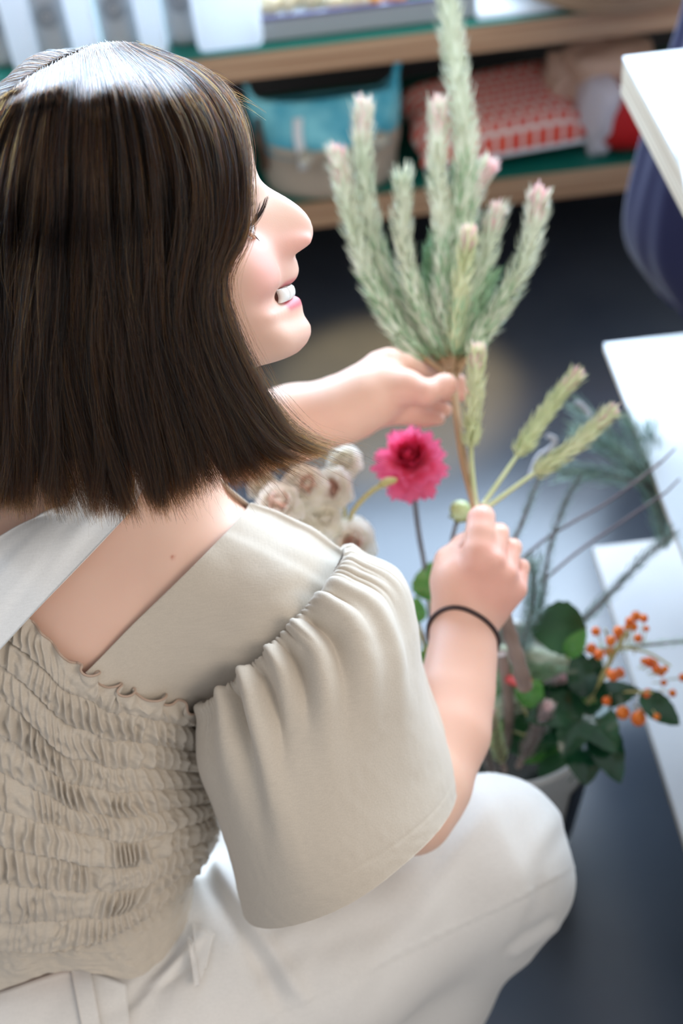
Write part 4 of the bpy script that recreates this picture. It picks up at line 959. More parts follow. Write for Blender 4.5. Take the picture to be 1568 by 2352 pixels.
patch('waistband', z_([(-300, 2345), (-100, 2300), (0, 2278), (80, 2250), (160, 2222), (212, 2230), (290, 2262)]), z_([(-300, 2440), (-100, 2420), (0, 2400), (80, 2385), (170, 2372), (230, 2372), (300, 2372)]), 60, 14, .008, mtrou, trou, .003)
patch('belt_loop', z_([(163, 2226), (208, 2231)]), z_([(196, 2400), (240, 2400)]), 8, 40, .012, mtrou, trou, .002)
patch('pocket_flap', z_([(443, 2122), (470, 2128), (492, 2146)]), z_([(452, 2262), (462, 2250), (470, 2226)]), 14, 24, .007, mtrou, trou, .002)
patch('pocket_edge', z_([(430, 2150), (443, 2168)]), z_([(448, 2270), (458, 2262)]), 6, 22, .010, mtrou, trou, .0015)
# shoes --------------------------------------------------------------------------
mshoe = mat('white_shoe', (.72, .70, .67), .5); msole = mat('rubber_sole', (.35, .30, .25), .7)
def shoe(c, ang):
    t = thing('shoe', tuple(c), None, None); t.parent = woman; t.matrix_basis = wm(woman).inverted() @ Matrix.Translation(Vector(c))
    ca, sa = math.cos(ang), math.sin(ang); nu, nv = 40, 24; V = []
    for i in range(nu):
        q = i / (nu - 1); x = -.115 + .23 * q; wd = .036 + .010 * math.sin(q * 3.1 + .2); wd *= min(1, (q / .08) ** .5 if q < .08 else 1, ((1 - q) / .18) ** .5 if q > .82 else 1); hh = .085 - .05 * sst(np.array(q), .25, .75) + .0; hh *= 1 if q < .9 else max(.4, ((1 - q) / .1) ** .4)
        for j in range(nv):
            a = 2 * math.pi * j / nv; y = wd * math.copysign(abs(math.cos(a)) ** .8, math.cos(a)); z = .022 + hh * (max(math.sin(a), 0) ** .8)
            V.append((c[0] + x * ca - y * sa, c[1] + x * sa + y * ca, z))
    F = gridfaces(nu, nv, cv=True).tolist() + [list(range(nv))[::-1], [(nu - 1) * nv + j for j in range(nv)]]
    mesh('upper', V, F, mshoe, t)
    V = []
    for z in (0, .021):
        for i in range(40):
            a = 2 * math.pi * i / 40; x = .118 * math.cos(a); y = (.040 + .006 * math.cos(a)) * math.copysign(abs(math.sin(a)) ** .7, math.sin(a)); V.append((c[0] + x * ca - y * sa, c[1] + x * sa + y * ca, z))
    mesh('sole', V, [[i, (i + 1) % 40, 40 + (i + 1) % 40, 40 + i] for i in range(40)] + [list(range(40))[::-1], list(range(40, 80))], msole, t, smooth=False)
q1 = P(590, 2740, 1.36); q2 = P(420, 2300, 1.50)
shoe((q1[0] + .05, q1[1] + .03, 0), .45); shoe((q2[0] + .05, q2[1] + .05, 0), .95)
# hair tie on the near wrist
mtie = mat('dark_elastic', (.03, .012, .012), .6)
wr = c3(1063, 1462, 1.086); ax = c3(1066, 1440, 1.09) - c3(1030, 1680, 1.045); ax /= np.linalg.norm(ax); ax = ax + np.array([.10, .0, -.50]); ax /= np.linalg.norm(ax)
e1 = np.cross(ax, [0, 0, 1.]); e1 /= np.linalg.norm(e1); e2 = np.cross(ax, e1); pts = []
for a in np.linspace(0, 2 * math.pi, 48, endpoint=False):
    dr = e1 * math.cos(a) + e2 * math.sin(a); o_ = c2w(wr + dr * .06); h = skinT.ray_cast(Vector(o_), Vector(M3 @ -dr)); pts.append(np.array(h[0]) + (M3 @ dr) * .0012 if h[0] else c2w(wr + dr * .028))
pts = np.array(pts); pts = .25 * np.roll(pts, 1, 0) + .5 * pts + .25 * np.roll(pts, -1, 0)
mesh('hair_tie', *tube(np.concatenate([pts, pts[:1]]), .0021, 8), mtie, woman)['label'] = 'dark elastic hair tie round the wrist'

# ------------------------------------------------------------------ plants
def leaf_mat(name, a, b, rough=.4, trans=.0, scale=20):
    m = mat(name, a, rough); noisy(m, a, b, scale, detail=2)
    if trans: _set(bsdf(m), 'Subsurface Weight', trans); _set(bsdf(m), 'Subsurface Scale', .004)
    return m
mstem = leaf_mat('tan_stem', (.42, .26, .14), (.52, .34, .18), .6)
mbark = leaf_mat('grey_brown_bark', (.22, .15, .12), (.33, .24, .20), .8)
mneed = leaf_mat('silvery_needles', (.62, .66, .49), (.78, .79, .64), .55)
mneed2 = leaf_mat('green_needles', (.30, .48, .26), (.44, .60, .38), .55, .15)
mneed3 = leaf_mat('lime_needles', (.60, .64, .36), (.74, .74, .50), .55, .15)
mtip = leaf_mat('pink_tip', (.88, .58, .58), (.94, .76, .72), .6, .2)
def needle_cloud(path, r0, r1, count, ln, wid, seed, tiltup=.55, lo=0.0, hi=1.0):
    """small flat pointed leaves set round a stem, pointing to its tip"""
    g = rng(seed); p = np.asarray(path, float); t, U, W = frames(p); n = len(p)
    q = lo + (hi - lo) * (np.arange(count) + g.random(count)) / count; x = q * (n - 1); i = np.minimum(x.astype(int), n - 2); f = (x - i)[:, None]
    c = p[i] * (1 - f) + p[i + 1] * f; T = t[i]; a = np.arange(count) * 2.399 + g.random(count) * .5
    D = np.cos(a)[:, None] * U[i] + np.sin(a)[:, None] * W[i]; S = np.cross(T, D)
    rad = (r0 + (r1 - r0) * q)[:, None]; L = (ln * (.75 + .5 * g.random(count)))[:, None]; wdt = wid * (.8 + .4 * g.random(count))[:, None]
    tl_ = np.clip(tiltup + .15 * g.standard_normal(count)[:, None], 0, .97)
    d1 = D * np.sqrt(1 - tl_ ** 2 * .95) + T * tl_; d2 = D * .35 + T * .94
    b0 = c + D * rad * .25; m1 = b0 + d1 * L * .5; e1 = m1 + d2 * L * .5
    V = np.stack([b0 - S * wdt * .35, b0 + S * wdt * .35, m1 + S * wdt * .5, m1 - S * wdt * .5, e1 + S * wdt * .08, e1 - S * wdt * .08], 1).reshape(-1, 3)
    k = np.arange(count)[:, None] * 6
    return V, np.concatenate([k + np.array([[0, 1, 2, 3]]), k + np.array([[3, 2, 4, 5]])])
def pxpath(rows, n=24): return pd2w(crl(rows, np.linspace(0, 1, n)))
branch = thing('flower_branch', tuple(P(1040, 870, 1.18)), 'tall silvery green needle leaved branch held up in both hands', 'branch')
STEM = [(1032, 850, 1.183), (1040, 880, 1.18), (1050, 960, 1.165), (1065, 1060, 1.145), (1088, 1150, 1.125), (1105, 1230, 1.112), (1118, 1290, 1.112), (1132, 1340, 1.114)]
mesh('main_stem', *tube(pxpath(STEM, 40), np.linspace(.0034, .0050, 40), 10), mstem, branch)
mesh('bark_stem', *tube(pxpath([(1128, 1325, 1.113), (1150, 1390, 1.125), (1172, 1460, 1.145), (1190, 1520, 1.165), (1205, 1578, 1.185)], 30), np.linspace(.0052, .0075, 30) + .0006 * np.sin(np.arange(30) * 1.3), 12), mbark, branch)
BR = [  # rows tip -> base, radius of the brush in px at mid, needle material, tip pink length
 ([(775, 362, 1.27), (797, 470, 1.26), (845, 630, 1.24), (905, 745, 1.22), (965, 815, 1.20), (1030, 862, 1.185)], 27, mneed, 1),
 ([(833, 250, 1.30), (835, 400, 1.28), (862, 560, 1.26), (920, 690, 1.24), (985, 800, 1.21), (1032, 862, 1.185)], 27, mneed, 1),
 ([(925, 405, 1.25), (925, 550, 1.235), (950, 670, 1.22), (1000, 790, 1.20), (1035, 862, 1.185)], 25, mneed, 0),
 ([(1006, 248, 1.27), (1004, 400, 1.25), (1018, 540, 1.23), (1018, 690, 1.21), (1036, 862, 1.185)], 26, mneed, 1),
 ([(1022, -90, 1.33), (1035, 60, 1.31), (1052, 200, 1.29), (1068, 330, 1.27), (1062, 470, 1.25), (1046, 650, 1.22), (1040, 862, 1.185)], 32, mneed, 0),
 ([(1108, 388, 1.30), (1078, 470, 1.285), (1068, 560, 1.265), (1050, 720, 1.23)], 27, mneed, 2),
 ([(1076, 545, 1.20), (1062, 640, 1.195), (1045, 760, 1.19), (1040, 860, 1.185)], 24, mneed3, 1),
 ([(1138, 495, 1.25), (1108, 610, 1.23), (1062, 730, 1.21), (1040, 860, 1.185)], 27, mneed, 1),
 ([(1236, 460, 1.22), (1208, 590, 1.21), (1145, 710, 1.20), (1090, 790, 1.19), (1045, 868, 1.185)], 28, mneed, 1),
 ([(1000, 560, 1.26), (985, 700, 1.23), (1010, 800, 1.2), (1038, 860, 1.185)], 26, mneed2, 0),
 ([(1120, 640, 1.23), (1085, 740, 1.21), (1050, 850, 1.185)], 27, mneed2, 0),
 ([(1096, 812, 1.15), (1086, 940, 1.145), (1082, 1050, 1.135), (1093, 1165, 1.12)], 22, mneed3, 1),
 ([(1318, 866, 1.20), (1252, 950, 1.18), (1188, 1045, 1.15), (1108, 1160, 1.12)], 21, mneed3, 1),
 ([(1398, 950, 1.17), (1310, 1030, 1.155), (1215, 1095, 1.14), (1112, 1170, 1.12)], 21, mneed3, 1)]
for k, (rows, rp, nm, pk) in enumerate(BR):
    p = pxpath(rows, 30)[::-1]; r = rp * rows[len(rows) // 2][2] / FPX; L = np.linalg.norm(np.diff(p, axis=0), axis=1).sum()
    bl = mesh('branchlet', *tube(p, np.linspace(.0026, .0012, 30), 8), mstem if k < 11 else mneed3, branch)
    lo = .12 if k < 11 else .38
    cnt = int(L * 2500); V, F = needle_cloud(p, .0, .0, cnt, r * 1.85, .0025, 100 + k, .50, lo, .995)
    tag(mesh('needle_leaves', V, F, nm, bl, smooth=False), kind='stuff')
    if k < 9:                                                              # greener leaves low on the branchlet
        V, F = needle_cloud(p, 0, 0, int(L * 800), r * 1.7, .0021, 200 + k, .45, .10, .5); tag(mesh('green_leaves', V, F, mneed2, bl, smooth=False), kind='stuff')
    if pk:
        hi = p[-5 if pk < 2 else -10:]; V, F = needle_cloud(hi, 0, 0, 230 if pk < 2 else 300, r * 1.45, .0034, 300 + k, .78); 
        tag(mesh('pink_tip', V, F, mtip, bl, smooth=False), 'pale pink tip', kind='stuff')
        if pk == 2: V, F = needle_cloud(np.array([p[-6] + (p[-1] - p[-6]) * 0 + (P(1130, 385, 1.29) - p[-6]) * q for q in np.linspace(0, 1, 6)]), 0, 0, 120, r, .0026, 350, .7); tag(mesh('pink_tip', V, F, mtip, bl, smooth=False), kind='stuff')

# dahlia ----------------------------------------------------------------------
def stem(rows, r, m, parent, name='stem', n=24): return mesh(name, *tube(pxpath(rows, n), np.linspace(r, r * .8, n), 8), m, parent)
mdah = mat('crimson_petal', (.62, .02, .07), .5); noisy(mdah, (.60, .012, .05), (.78, .06, .16), 60); _set(bsdf(mdah), 'Subsurface Weight', .15); _set(bsdf(mdah), 'Subsurface Scale', .004)
mdah2 = mat('rose_pink_petal', (.95, .20, .38), .5); _set(bsdf(mdah2), 'Subsurface Weight', .2); _set(bsdf(mdah2), 'Subsurface Scale', .004)
mgs = leaf_mat('dull_violet_stem', (.12, .11, .12), (.20, .18, .18), .5)
def petal(ln, wd, cup, nu=7, nv=5):                 # unit petal along +x, cupped upward, base at origin
    V = []
    for i in range(nu):
        q = i / (nu - 1); w_ = wd * math.sin(math.pi * min(.97, q * .84 + .10)) ** .8
        for j in range(nv):
            s = 2 * j / (nv - 1) - 1; V.append((ln * q - .06 * ln * abs(s) ** 2 * (q > .8), s * w_, cup * (q ** 2 * ln * .5 + s * s * w_ * .9)))
    return np.array(V), gridfaces(nu, nv).tolist()
def flower_head(name, c, axis, rings, root_label, cat, group=None, mats=None, seed=0, core=None):
    t = thing(name, tuple(c), root_label, cat, group); g = rng(seed); axis = np.array(axis, float); axis /= np.linalg.norm(axis)
    X = np.cross(axis, [0.1, 1, .2]); X /= np.linalg.norm(X); Y = np.cross(axis, X); share = {}
    for ri, (n, ln, wd, el, off, mi, cup) in enumerate(rings):
        V, F = petal(ln, wd, cup); me = bpy.data.meshes.new('petal'); me.from_pydata(V.tolist(), [], F); me.polygons.foreach_set('use_smooth', np.ones(len(me.polygons), bool)); me.materials.append(mats[mi]); me.update()
        for k in range(n):
            a = 2 * math.pi * (k + .5 * (ri % 2)) / n + .12 * g.standard_normal(); e = math.radians(el + 6 * g.standard_normal())
            d = math.cos(a) * X + math.sin(a) * Y; xx = math.cos(e) * d + math.sin(e) * axis; yy = np.cross(axis, d); zz = np.cross(xx, yy)
            o = bpy.data.objects.new('petal', me); COL.objects.link(o); o.parent = t
            M = Matrix(((xx[0], yy[0], zz[0], 0), (xx[1], yy[1], zz[1], 0), (xx[2], yy[2], zz[2], 0), (0, 0, 0, 1))); p_ = axis * off; M.translation = Vector(p_.tolist())
            s_ = .9 + .2 * g.random(); o.matrix_basis = M @ Matrix.Scale(s_, 4)
    if core: V, F = ball(np.array(c) + axis * core[1], core[0], 14, 10); mesh('core', V, F, core[2], t)
    return t
DC = P(942, 1068, 1.22)
toc = (np.array(CAM) - DC); toc /= np.linalg.norm(toc); ax_ = toc + .45 * np.array([0, 0, 1.]) + np.array([.0, .25, 0])
dah = flower_head('dahlia', DC, ax_, [(20, .036, .0080, -48, .000, 1, -.3), (22, .037, .0082, -26, .001, 1, -.2), (22, .038, .0082, -6, .002, 1, -.1), (20, .037, .0080, 14, .003, 1, .1), (19, .035, .0078, 30, .004, 1, .3), (17, .031, .0074, 46, .005, 0, .5), (14, .027, .0066, 60, .006, 0, .7), (10, .022, .0055, 72, .008, 0, .9), (6, .017, .004, 82, .010, 0, 1.0)],
                  'crimson and pink dahlia with many petals below the far hand', 'flower', mats=[mdah, mdah2], seed=5, core=(.010, .006, mdah))
stem([(946, 1095, 1.235), (952, 1150, 1.25), (962, 1230, 1.27), (976, 1310, 1.29), (990, 1450, 1.33), (1010, 1700, 1.42)], .0026, mgs, dah)

# dahlia bud ---------------------------------------------------------------------
mbud = leaf_mat('lime_bud', (.42, .52, .20), (.62, .70, .40), .25); mbudb = leaf_mat('olive_bud_base', (.22, .20, .03), (.32, .30, .06), .4)
BC_ = P(1057, 1172, 1.22); bud = thing('dahlia_bud', tuple(BC_), 'round lime green flower bud left of the near thumb', 'bud')
mesh('bud_body', *ball(BC_, .0105, 20, 14, (1, 1, .92)), mbud, bud); mesh('bud_base', *ball(BC_ - np.array([0, 0, .0045]), .0098, 20, 14, (1, 1, .8)), mbudb, bud)
for k in range(6):
    a = k * math.pi / 3; V, F = petal(.013, .0035, .4); R = Matrix.Rotation(a, 3, 'Z') @ Matrix.Rotation(-.2, 3, 'Y')
    mesh('sepal', np.array([R @ Vector(v) for v in V]) + BC_ - np.array([0, 0, .012]), F, mbudb, bud)
stem([(1052, 1190, 1.222), (1040, 1230, 1.24), (1032, 1300, 1.27), (1040, 1500, 1.36), (1060, 1700, 1.42)], .0022, mgs, bud)
# cream blossoms ---------------------------------------------------------------------
mcr = mat('cream_blossom', (.86, .82, .72), .5); noisy(mcr, (.95, .93, .82), (.98, .95, .91), 40); 
mbl = mat('blush_blossom', (.84, .56, .48), .5); noisy(mbl, (.80, .50, .38), (.88, .74, .68), 45); 
for m_ in (mcr, mbl, mdah, mdah2, mneed, mneed2, mneed3, mtip):                   # thin petals and leaves let light through
    tr_ = nod(m_, 'ShaderNodeBsdfTranslucent'); mx = nod(m_, 'ShaderNodeMixShader'); mx.inputs[0].default_value = .5 if m_ in (mcr, mbl, mdah, mdah2) else .35; b_ = bsdf(m_); ot = m_.node_tree.nodes['Material Output']
    src = b_.inputs['Base Color'].links
    if src: link(m_, src[0].from_socket, tr_.inputs[0])
    else: tr_.inputs[0].default_value = b_.inputs['Base Color'].default_value
    link(m_, b_.outputs[0], mx.inputs[1]); link(m_, tr_.outputs[0], mx.inputs[2]); link(m_, mx.outputs[0], ot.inputs[0])
mol = leaf_mat('olive_stem', (.40, .36, .12), (.52, .46, .20), .5)
BL = [(640, 1168, 1.16, .026, 'large blush white blossom nearest the collar'), (700, 1120, 1.18, .024, 'pale pink blossom under the curled hair ends'), (765, 1125, 1.20, .024, 'cream blossom with apricot heart in the middle of the cluster'),
      (792, 1062, 1.22, .019, 'pale green white budding blossom at the top of the cluster'), (745, 1195, 1.19, .018, 'small cream blossom low in the middle of the cluster'), (690, 1215, 1.18, .019, 'white blossom lying against the yoke edge'),
      (808, 1250, 1.20, .026, 'low cream blossom with pink heart beside the sleeve'), (605, 1120, 1.21, .018, 'small white blossom behind the neck')]
for k, (x, y, d, r, lab) in enumerate(BL):
    c = P(x, y, d); tc_ = np.array(CAM) - c; tc_ /= np.linalg.norm(tc_); ax = tc_ * .8 + np.array([.3 * math.sin(k * 2.1), .3 * math.cos(k * 1.7), .5])
    f = flower_head('blossom', c, ax, [(7, r * 1.0, r * .60, -8, -r * .2, 0, .55), (7, r * .98, r * .58, 20, -r * .1, 0, .5), (6, r * .92, r * .54, 44, .0, 0, .45), (5, r * .84, r * .46, 62, .0, 1 if k in (0, 1, 2, 6) else 0, .4), (4, r * .8, r * .34, 76, r * .05, 1 if k in (2, 6) else 0, .3)],
                    lab, 'flower', 'cream blossoms behind the shoulder', [mcr, mbl], 20 + k, core=(r * .5, r * .02, mcr))
    stem([(x, y + 6, d + .012), (x + (780 - x) * .4, y + 60, d + .04), (800 + k * 6, 1290 + k * 6, 1.29), (930 + k * 10, 1600, 1.38)], .0022, mol, f)
sp = thing('stem_sprig', tuple(P(830, 1140, 1.2)), 'thin olive flower stem reaching right across the pink dahlia', 'stem')
stem([(905, 1103, 1.18), (865, 1120, 1.185), (830, 1150, 1.19), (805, 1190, 1.2), (795, 1290, 1.28), (930, 1600, 1.38)], .0024, mol, sp, 'sprig_stem')
mesh('sprig_tip', *tube(pxpath([(868, 1118, 1.185), (890, 1106, 1.18), (912, 1102, 1.18)], 8), [.001, .003, .004, .004, .004, .0035, .003, .001], 8), mol, sp)

# bucket ---------------------------------------------------------------------------------
mbuck = mat('white_painted_tin', (.6, .59, .55), .45); noisy(mbuck, (.56, .55, .51), (.66, .65, .62), 6)
mdark = mat('black_label', (.012, .013, .016), .4); minkw = mat('label_print', (.30, .31, .33), .5)
bc = onz(1152, 1605, .297); bcx, bcy = bc[0], bc[1]
def lathe2(cx, cy, prof, m, name, parent, n=48, a0=0, a1=2 * math.pi):
    full = abs(a1 - a0 - 2 * math.pi) < 1e-6; a = np.linspace(a0, a1, n, endpoint=not full); p = np.array(prof)
    V = np.stack([cx + np.outer(np.cos(a), p[:, 0]), cy + np.outer(np.sin(a), p[:, 0]), np.tile(p[:, 1], (n, 1))], -1).reshape(-1, 3)
    return mesh(name, V, gridfaces(n, len(p), cu=full), m, parent)
RB = .111
buck = thing('flower_bucket', (bcx, bcy, 0), 'white tapered bucket with a black label standing on the floor full of cut stems', 'bucket')
lathe2(bcx, bcy, [(0, .002), (.082, .002), (.084, .01), (RB, .285), (RB + .004, .290), (RB + .004, .297), (RB - .002, .297), (RB - .004, .285), (.080, .012), (0, .010)], mbuck, 'bucket_body', buck)
def cone_r(z): return .084 + (RB - .084) * (z - .01) / .275
lathe2(bcx, bcy, [(cone_r(z) + .0012, z) for z in np.linspace(.075, .225, 6)], mdark, 'black_label', buck, 24, -.95, .30)
for k in range(5):                                       # pale lines of print on the label, too blurred to read
    z = .205 - .024 * k; lathe2(bcx, bcy, [(cone_r(z) + .0022, z), (cone_r(z + .006) + .0022, z + .006 + .0 * k)], minkw, 'label_line', buck, 12, -.60 + .05 * k, .15 - .05 * (k % 2))
ws = lathe2(bcx, bcy, [(0, .20), (RB - .014, .20)], mat('dark_water', (.01, .015, .012), .1), 'water', buck)

# leaves and twigs in the bucket -------------------------------------------------------------
mglossy = leaf_mat('glossy_dark_leaf', (.008, .045, .020), (.020, .085, .035), .12); mbright = leaf_mat('bright_leaf', (.05, .22, .03), (.10, .34, .06), .35, .1); mdeep = leaf_mat('deep_green_leaf', (.012, .08, .02), (.03, .13, .04), .4)
def leaf(a, b, wd, m, parent, curl=.15, up_=None, name='leaf', fold_=.25, nu=16, nv=7):
    a = np.array(a); b = np.array(b); T = b - a; L = np.linalg.norm(T); T /= L; upv = (np.array(CAM) - a) if up_ is None else np.array(up_, float); upv = upv - T * (upv @ T); upv /= np.linalg.norm(upv); S = np.cross(T, upv)
    V = []
    for i in range(nu):
        q = i / (nu - 1); w_ = wd * .5 * math.sin(math.pi * q ** .85) ** .75 + .0004
        c = a + T * L * q + upv * L * curl * math.sin(math.pi * q)
        for j in range(nv):
            s = 2 * j / (nv - 1) - 1; V.append(c + S * w_ * s * (1 + .04 * math.sin(q * 60)) + upv * (abs(s) * w_ * fold_ + .0006 * math.sin(q * 40) * abs(s)))
    V = np.array(V); n = len(V); F = gridfaces(nu, nv).tolist()
    o = mesh(name, np.concatenate([V, V - upv * .0005]), F + [[x_ + n for x_ in f[::-1]] for f in F], m, parent)
    return o
BRT = P(1200, 1700, 1.33)
bb = thing('berry_branch', tuple(P(1350, 1600, 1.33)), 'branch of glossy dark leaves and orange berries hanging over the bucket edge', 'branch')
stem([(1260, 1720, 1.42), (1315, 1670, 1.36), (1352, 1610, 1.31), (1400, 1520, 1.28), (1440, 1450, 1.26)], .0028, mol, bb)
for rows in ([(1352, 1610, 1.31), (1420, 1590, 1.28), (1500, 1590, 1.26)], [(1400, 1520, 1.28), (1395, 1470, 1.27), (1390, 1445, 1.26)], [(1420, 1485, 1.27), (1490, 1500, 1.26), (1540, 1530, 1.25)], [(1352, 1610, 1.31), (1385, 1560, 1.28), (1420, 1550, 1.27)]): stem(rows, .0014, mol, bb, 'twig', 12)
for (x0, y0, x1, y1, wd, d0, d1) in ((1345, 1605, 1325, 1490, .030, 1.30, 1.30), (1340, 1610, 1205, 1655, .034, 1.30, 1.28), (1345, 1615, 1290, 1740, .036, 1.30, 1.27), (1350, 1620, 1415, 1730, .038, 1.30, 1.26), (1360, 1640, 1425, 1800, .036, 1.31, 1.27),
        (1340, 1700, 1345, 1805, .038, 1.31, 1.28), (1365, 1600, 1470, 1585, .026, 1.30, 1.27), (1470, 1590, 1560, 1665, .026, 1.27, 1.25), (1330, 1600, 1225, 1590, .030, 1.31, 1.31), (1340, 1640, 1215, 1700, .034, 1.32, 1.31), (1350, 1600, 1370, 1500, .026, 1.31, 1.31), (1320, 1640, 1240, 1570, .03, 1.33, 1.33)):
    leaf(P(x0, y0, d0), P(x1, y1, d1), wd, mglossy, bb, .12)
mberry = mat('orange_berry', (.78, .14, .008), .22); noisy(mberry, (.74, .10, .006), (.86, .22, .015), 90)
BE = [(1430, 1637, 16), (1466, 1650, 18), (1470, 1640, 12), (1446, 1427, 11), (1460, 1415, 12), (1478, 1420, 10), (1455, 1440, 10), (1465, 1466, 10), (1368, 1450, 11), (1420, 1450, 13), (1424, 1462, 12), (1402, 1472, 12), (1358, 1490, 13), (1375, 1503, 12), (1398, 1497, 11),
      (1408, 1552, 13), (1422, 1546, 13), (1400, 1545, 10), (1393, 1610, 11), (1488, 1594, 13), (1512, 1600, 12), (1524, 1607, 9), (1544, 1592, 9), (1478, 1518, 8), (1490, 1520, 12), (1500, 1524, 12), (1508, 1537, 11), (1518, 1545, 9), (1527, 1537, 8), (1524, 1568, 8), (1508, 1646, 8), (1568, 1556, 10), (1484, 1444, 7), (1440, 1440, 8), (1136, 1472, 10)]
for k, (x, y, r) in enumerate(BE):
    d = 1.27 + .02 * math.sin(k * 3.3) if x > 1200 else 1.25; c = P(x, y, d); V, F = ball(c, r * d / FPX, 14, 10, (1, 1, 1.05)); mesh('berry', V, F, mberry, bb)
    if x > 1200:
        tx, ty = x + (1440 - x) * .25 - 4, y + (1540 - y) * .35 + 10; mesh('berry_stalk', *tube(pxpath([(x, y, d), ((x + tx) / 2 + 3, (y + ty) / 2, d + .003), (tx, ty, 1.275)], 6), .0007, 5), mol, bb)
# dark conifer twigs
mfir = leaf_mat('blue_green_fir', (.10, .17, .13), (.20, .27, .22), .6); mtw = leaf_mat('violet_brown_twig', (.16, .12, .13), (.25, .19, .19), .7)
def conifer(rows, lab, r=.018, cnt=520, m=mfir, cat='twig', tw=.0016, sub=(), name='conifer_twig', lo=.2, wid=.0011):
    p = pxpath(rows, 30); t = thing(name, tuple(p[0]), lab, cat); mesh('twig_stem', *tube(p, np.linspace(tw * 1.3, tw * .6, 30), 6), mtw, t)
    V, F = needle_cloud(p, 0, 0, cnt, r, wid, int(rows[0][0]), .45, lo, 1.0); L_ = [(V, F.tolist())]
    for s_ in sub:
        q = pxpath(s_, 14); mesh('side_twig', *tube(q, np.linspace(tw, tw * .5, 14), 6), mtw, t); V, F = needle_cloud(q, 0, 0, cnt // 3, r, wid, int(s_[0][0]), .45, .1, 1); L_.append((V, F.tolist()))
    tag(mesh('needles', *merge(L_), m, t, smooth=False), kind='stuff'); return t
conifer([(1150, 1700, 1.40), (1200, 1480, 1.32), (1225, 1380, 1.28), (1222, 1290, 1.26)], 'upright dark conifer tip standing behind the near hand', .020, 620)
conifer([(1190, 1480, 1.33), (1240, 1400, 1.30), (1262, 1260, 1.28), (1300, 1150, 1.28), (1335, 1090, 1.28)], 'thin conifer twig reaching up toward the green haze', .012, 260, lo=.1)
conifer([(1130, 1330, 1.28), (1190, 1220, 1.25), (1225, 1130, 1.24), (1245, 1080, 1.24)], 'bare brown twig rising right of the near hand', .010, 140, lo=.3)
conifer([(1290, 1470, 1.34), (1380, 1385, 1.30), (1470, 1290, 1.28), (1545, 1225, 1.27)], 'long needle twig slanting up across the lowest table', .013, 420, lo=.0)
conifer([(1250, 1500, 1.36), (1400, 1490, 1.33), (1500, 1480, 1.30), (1600, 1470, 1.28)], 'pale wispy twig crossing the lowest table level', .010, 120, mneed2, lo=.3)
for rows, lab in (([(1130, 1350, 1.33), (1250, 1240, 1.30), (1400, 1150, 1.28), (1520, 1060, 1.28)], 'upper thin grey stem slanting right across the blue floor'), ([(1240, 1340, 1.36), (1330, 1265, 1.33), (1440, 1190, 1.31), (1530, 1130, 1.30)], 'lower thin grey stem slanting right across the blue floor')):
    t = thing('thin_stem', tuple(pxpath(rows, 3)[0]), lab, 'stem'); stem(rows, .0016, mtw, t, 'bare_stem'); stem([rows[-1], (rows[-1][0] + 30, rows[-1][1] - 30, rows[-1][2])], .0012, mtw, t, 'stem_tip', 6)
mhaze = leaf_mat('grey_green_foliage', (.20, .32, .26), (.34, .46, .38), .6)
hz = [[(1530, 1260, 1.45), (1500, 1140, 1.43), (1440, 1060, 1.42), (1380, 1020, 1.42), (1320, 990, 1.42)], [(1500, 1140, 1.43), (1470, 1030, 1.43), (1440, 960, 1.44)], [(1470, 1110, 1.42), (1390, 1090, 1.40), (1290, 1085, 1.40)], [(1500, 1140, 1.43), (1400, 1000, 1.45), (1320, 930, 1.46)], [(1520, 1200, 1.44), (1505, 1080, 1.45), (1490, 980, 1.46)]]
conifer(hz[0], 'soft grey green feathery foliage beside the middle table edge', .022, 700, mhaze, 'foliage', .0018, hz[1:], 'feathery_foliage', 0, .0014)
mwh = mat('silvery_curl', (.55, .55, .58), .4)
cu = thing('curled_seed_pod', tuple(P(1270, 1020, 1.36)), 'pale curled seed tendrils between the two lime flower spikes', 'tendril')
mesh('tendril', *tube(pxpath([(1215, 1100, 1.36), (1235, 1050, 1.36), (1262, 1030, 1.36), (1275, 1010, 1.36), (1255, 1000, 1.36)], 16), .0028, 8), mwh, cu); mesh('tendril', *tube(pxpath([(1355, 955, 1.40), (1340, 935, 1.40), (1322, 922, 1.40)], 10), .0028, 8), mwh, cu)
# foliage bulk round the bucket mouth
fo = thing('leafy_filler', tuple(P(1150, 1650, 1.36)), 'mixed dark leaves and blossoms spilling out of the bucket mouth', 'foliage')
g = rng(77)
for k in range(46):
    x = 1010 + 330 * g.random(); y = 1480 + 250 * g.random(); d = 1.37 + .05 * g.random(); an = g.random() * 6.28; L = 55 + 60 * g.random()
    leaf(P(x, y, d), P(x + L * math.cos(an), y + L * math.sin(an) * .8, d - .03 * g.random()), .026 + .014 * g.random(), (mdeep, mglossy, mdeep, mbright)[k % 4] if k % 9 else mbright, fo, .15)
big_ = thing('broad_leaf', tuple(P(1285, 1440, 1.31)), 'single broad dark green leaf above the berries', 'leaf'); leaf(P(1345, 1440, 1.31), P(1215, 1445, 1.31), .055, mdeep, big_, .08, name='leaf_blade'); stem([(1345, 1440, 1.315), (1330, 1500, 1.35), (1250, 1620, 1.4)], .0015, mol, big_)
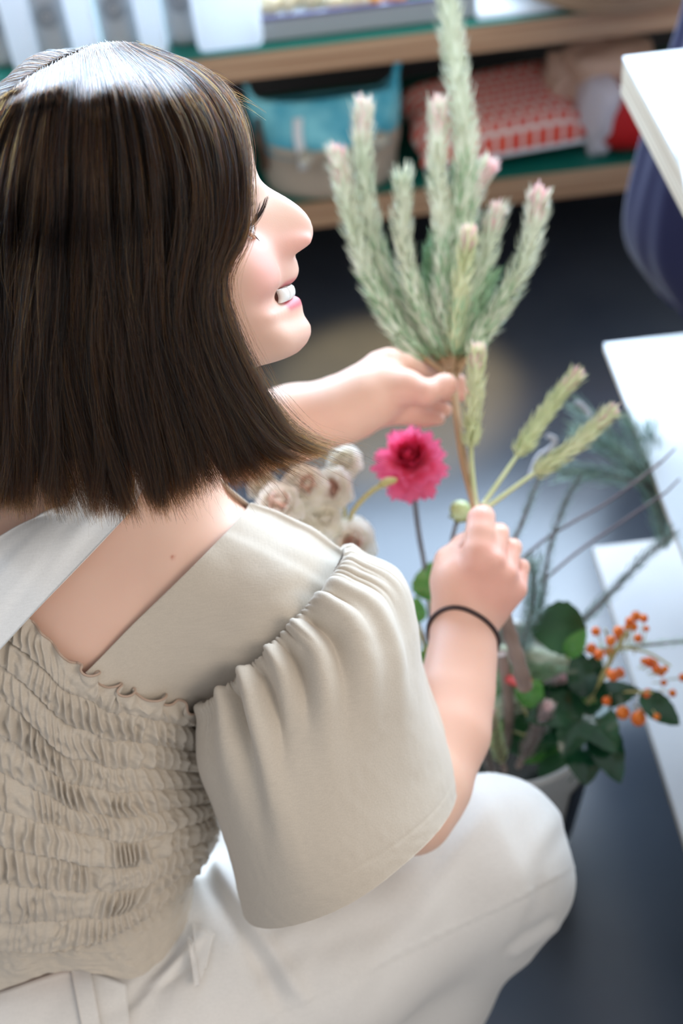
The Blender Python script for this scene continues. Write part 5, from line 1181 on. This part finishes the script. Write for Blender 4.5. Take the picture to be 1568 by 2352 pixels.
for (x0, y0, x1, y1, wd, lab) in ((985, 1380, 990, 1290, .036, 'bright green leaf left of the near wrist'), (960, 1430, 955, 1370, .018, 'small light green leaf beside the sleeve'), (1200, 1620, 1240, 1560, .03, 'mid green leaf under the branch end'), (1300, 1510, 1345, 1445, .02, 'pale edged leaf tip beside the broad leaf')):
    t = thing('green_leaf', tuple(P(x0, y0, 1.30)), lab, 'leaf'); leaf(P(x0, y0, 1.30), P(x1, y1, 1.29), wd, mbright, t, .15, name='leaf_blade'); stem([(x0, y0, 1.30), (x0 + 20, y0 + 70, 1.33), (1080, 1640, 1.42)], .0014, mol, t)
def spike(rows, rp, nm, lab, pink=True, seed=0):
    p = pxpath(rows, 22)[::-1]; t = thing('flower_spike', tuple(p[0]), lab, 'flower'); mesh('spike_stem', *tube(p, .0035, 8), mbark, t); r = rp * 1.3 / FPX
    V, F = needle_cloud(p, 0, 0, 420, r * 1.3, .0026, seed, .65, .15, .98); tag(mesh('needle_leaves', V, F, nm, t, smooth=False), kind='stuff')
    if pink: V, F = needle_cloud(p[-6:], 0, 0, 160, r, .003, seed + 1, .7); tag(mesh('pink_tip', V, F, mtip, t, smooth=False), 'pink tip', kind='stuff')
mgp = leaf_mat('grey_pink_needles', (.40, .33, .30), (.52, .45, .40), .6)
spike([(1255, 1628, 1.27), (1225, 1690, 1.30), (1190, 1760, 1.34)], 24, mgp, 'grey pink flower spike leaning right at the bucket rim', seed=1)
spike([(1125, 1640, 1.27), (1140, 1700, 1.30), (1158, 1770, 1.34)], 24, mneed3, 'lime flower spike with bright pink tip beside the forearm', seed=3)
spike([(1290, 1560, 1.30), (1220, 1590, 1.33), (1150, 1600, 1.36)], 18, mgp, 'thick pinkish stem lying across the bucket mouth', seed=5)
spike([(1100, 1690, 1.30), (1120, 1740, 1.33), (1140, 1800, 1.36)], 18, mgp, 'short blush spike hidden between forearm and rim', seed=7)
for k, (rows, lab) in enumerate((([(1100, 1520, 1.33), (1180, 1500, 1.33), (1290, 1520, 1.34)], 'frosty green sprig curving under the broad leaf'), ([(1120, 1580, 1.34), (1220, 1545, 1.33), (1330, 1560, 1.34)], 'pale green sprig behind the thick branch stem'), ([(1110, 1640, 1.34), (1200, 1610, 1.33), (1290, 1600, 1.33)], 'lowest feathery sprig over the bucket mouth'))):
    conifer(rows, lab, .020, 420, mneed2 if k % 2 else mneed, 'sprig', .002, (), 'feathery_sprig', 0, .0018)
ob = thing('cut_branch_end', tuple(P(1170, 1500, 1.25)), 'grey brown woody branch standing in the bucket below the near hand', 'branch')
stem([(1150, 1500, 1.28), (1165, 1580, 1.30), (1168, 1650, 1.33), (1160, 1720, 1.38)], .0065, mbark, ob, 'bark_stem'); stem([(1168, 1560, 1.285), (1195, 1570, 1.27), (1215, 1560, 1.262)], .005, mat('red_tip', (.55, .05, .04), .5), ob, 'red_twig')
stem([(640, 1180, 1.3), (800, 1300, 1.34), (905, 1390, 1.36), (960, 1440, 1.38), (1060, 1640, 1.42)], .003, mbark, thing('woody_twig', tuple(P(880, 1370, 1.35)), 'reddish brown twig slanting down behind the sleeve', 'twig'), 'bark_stem')
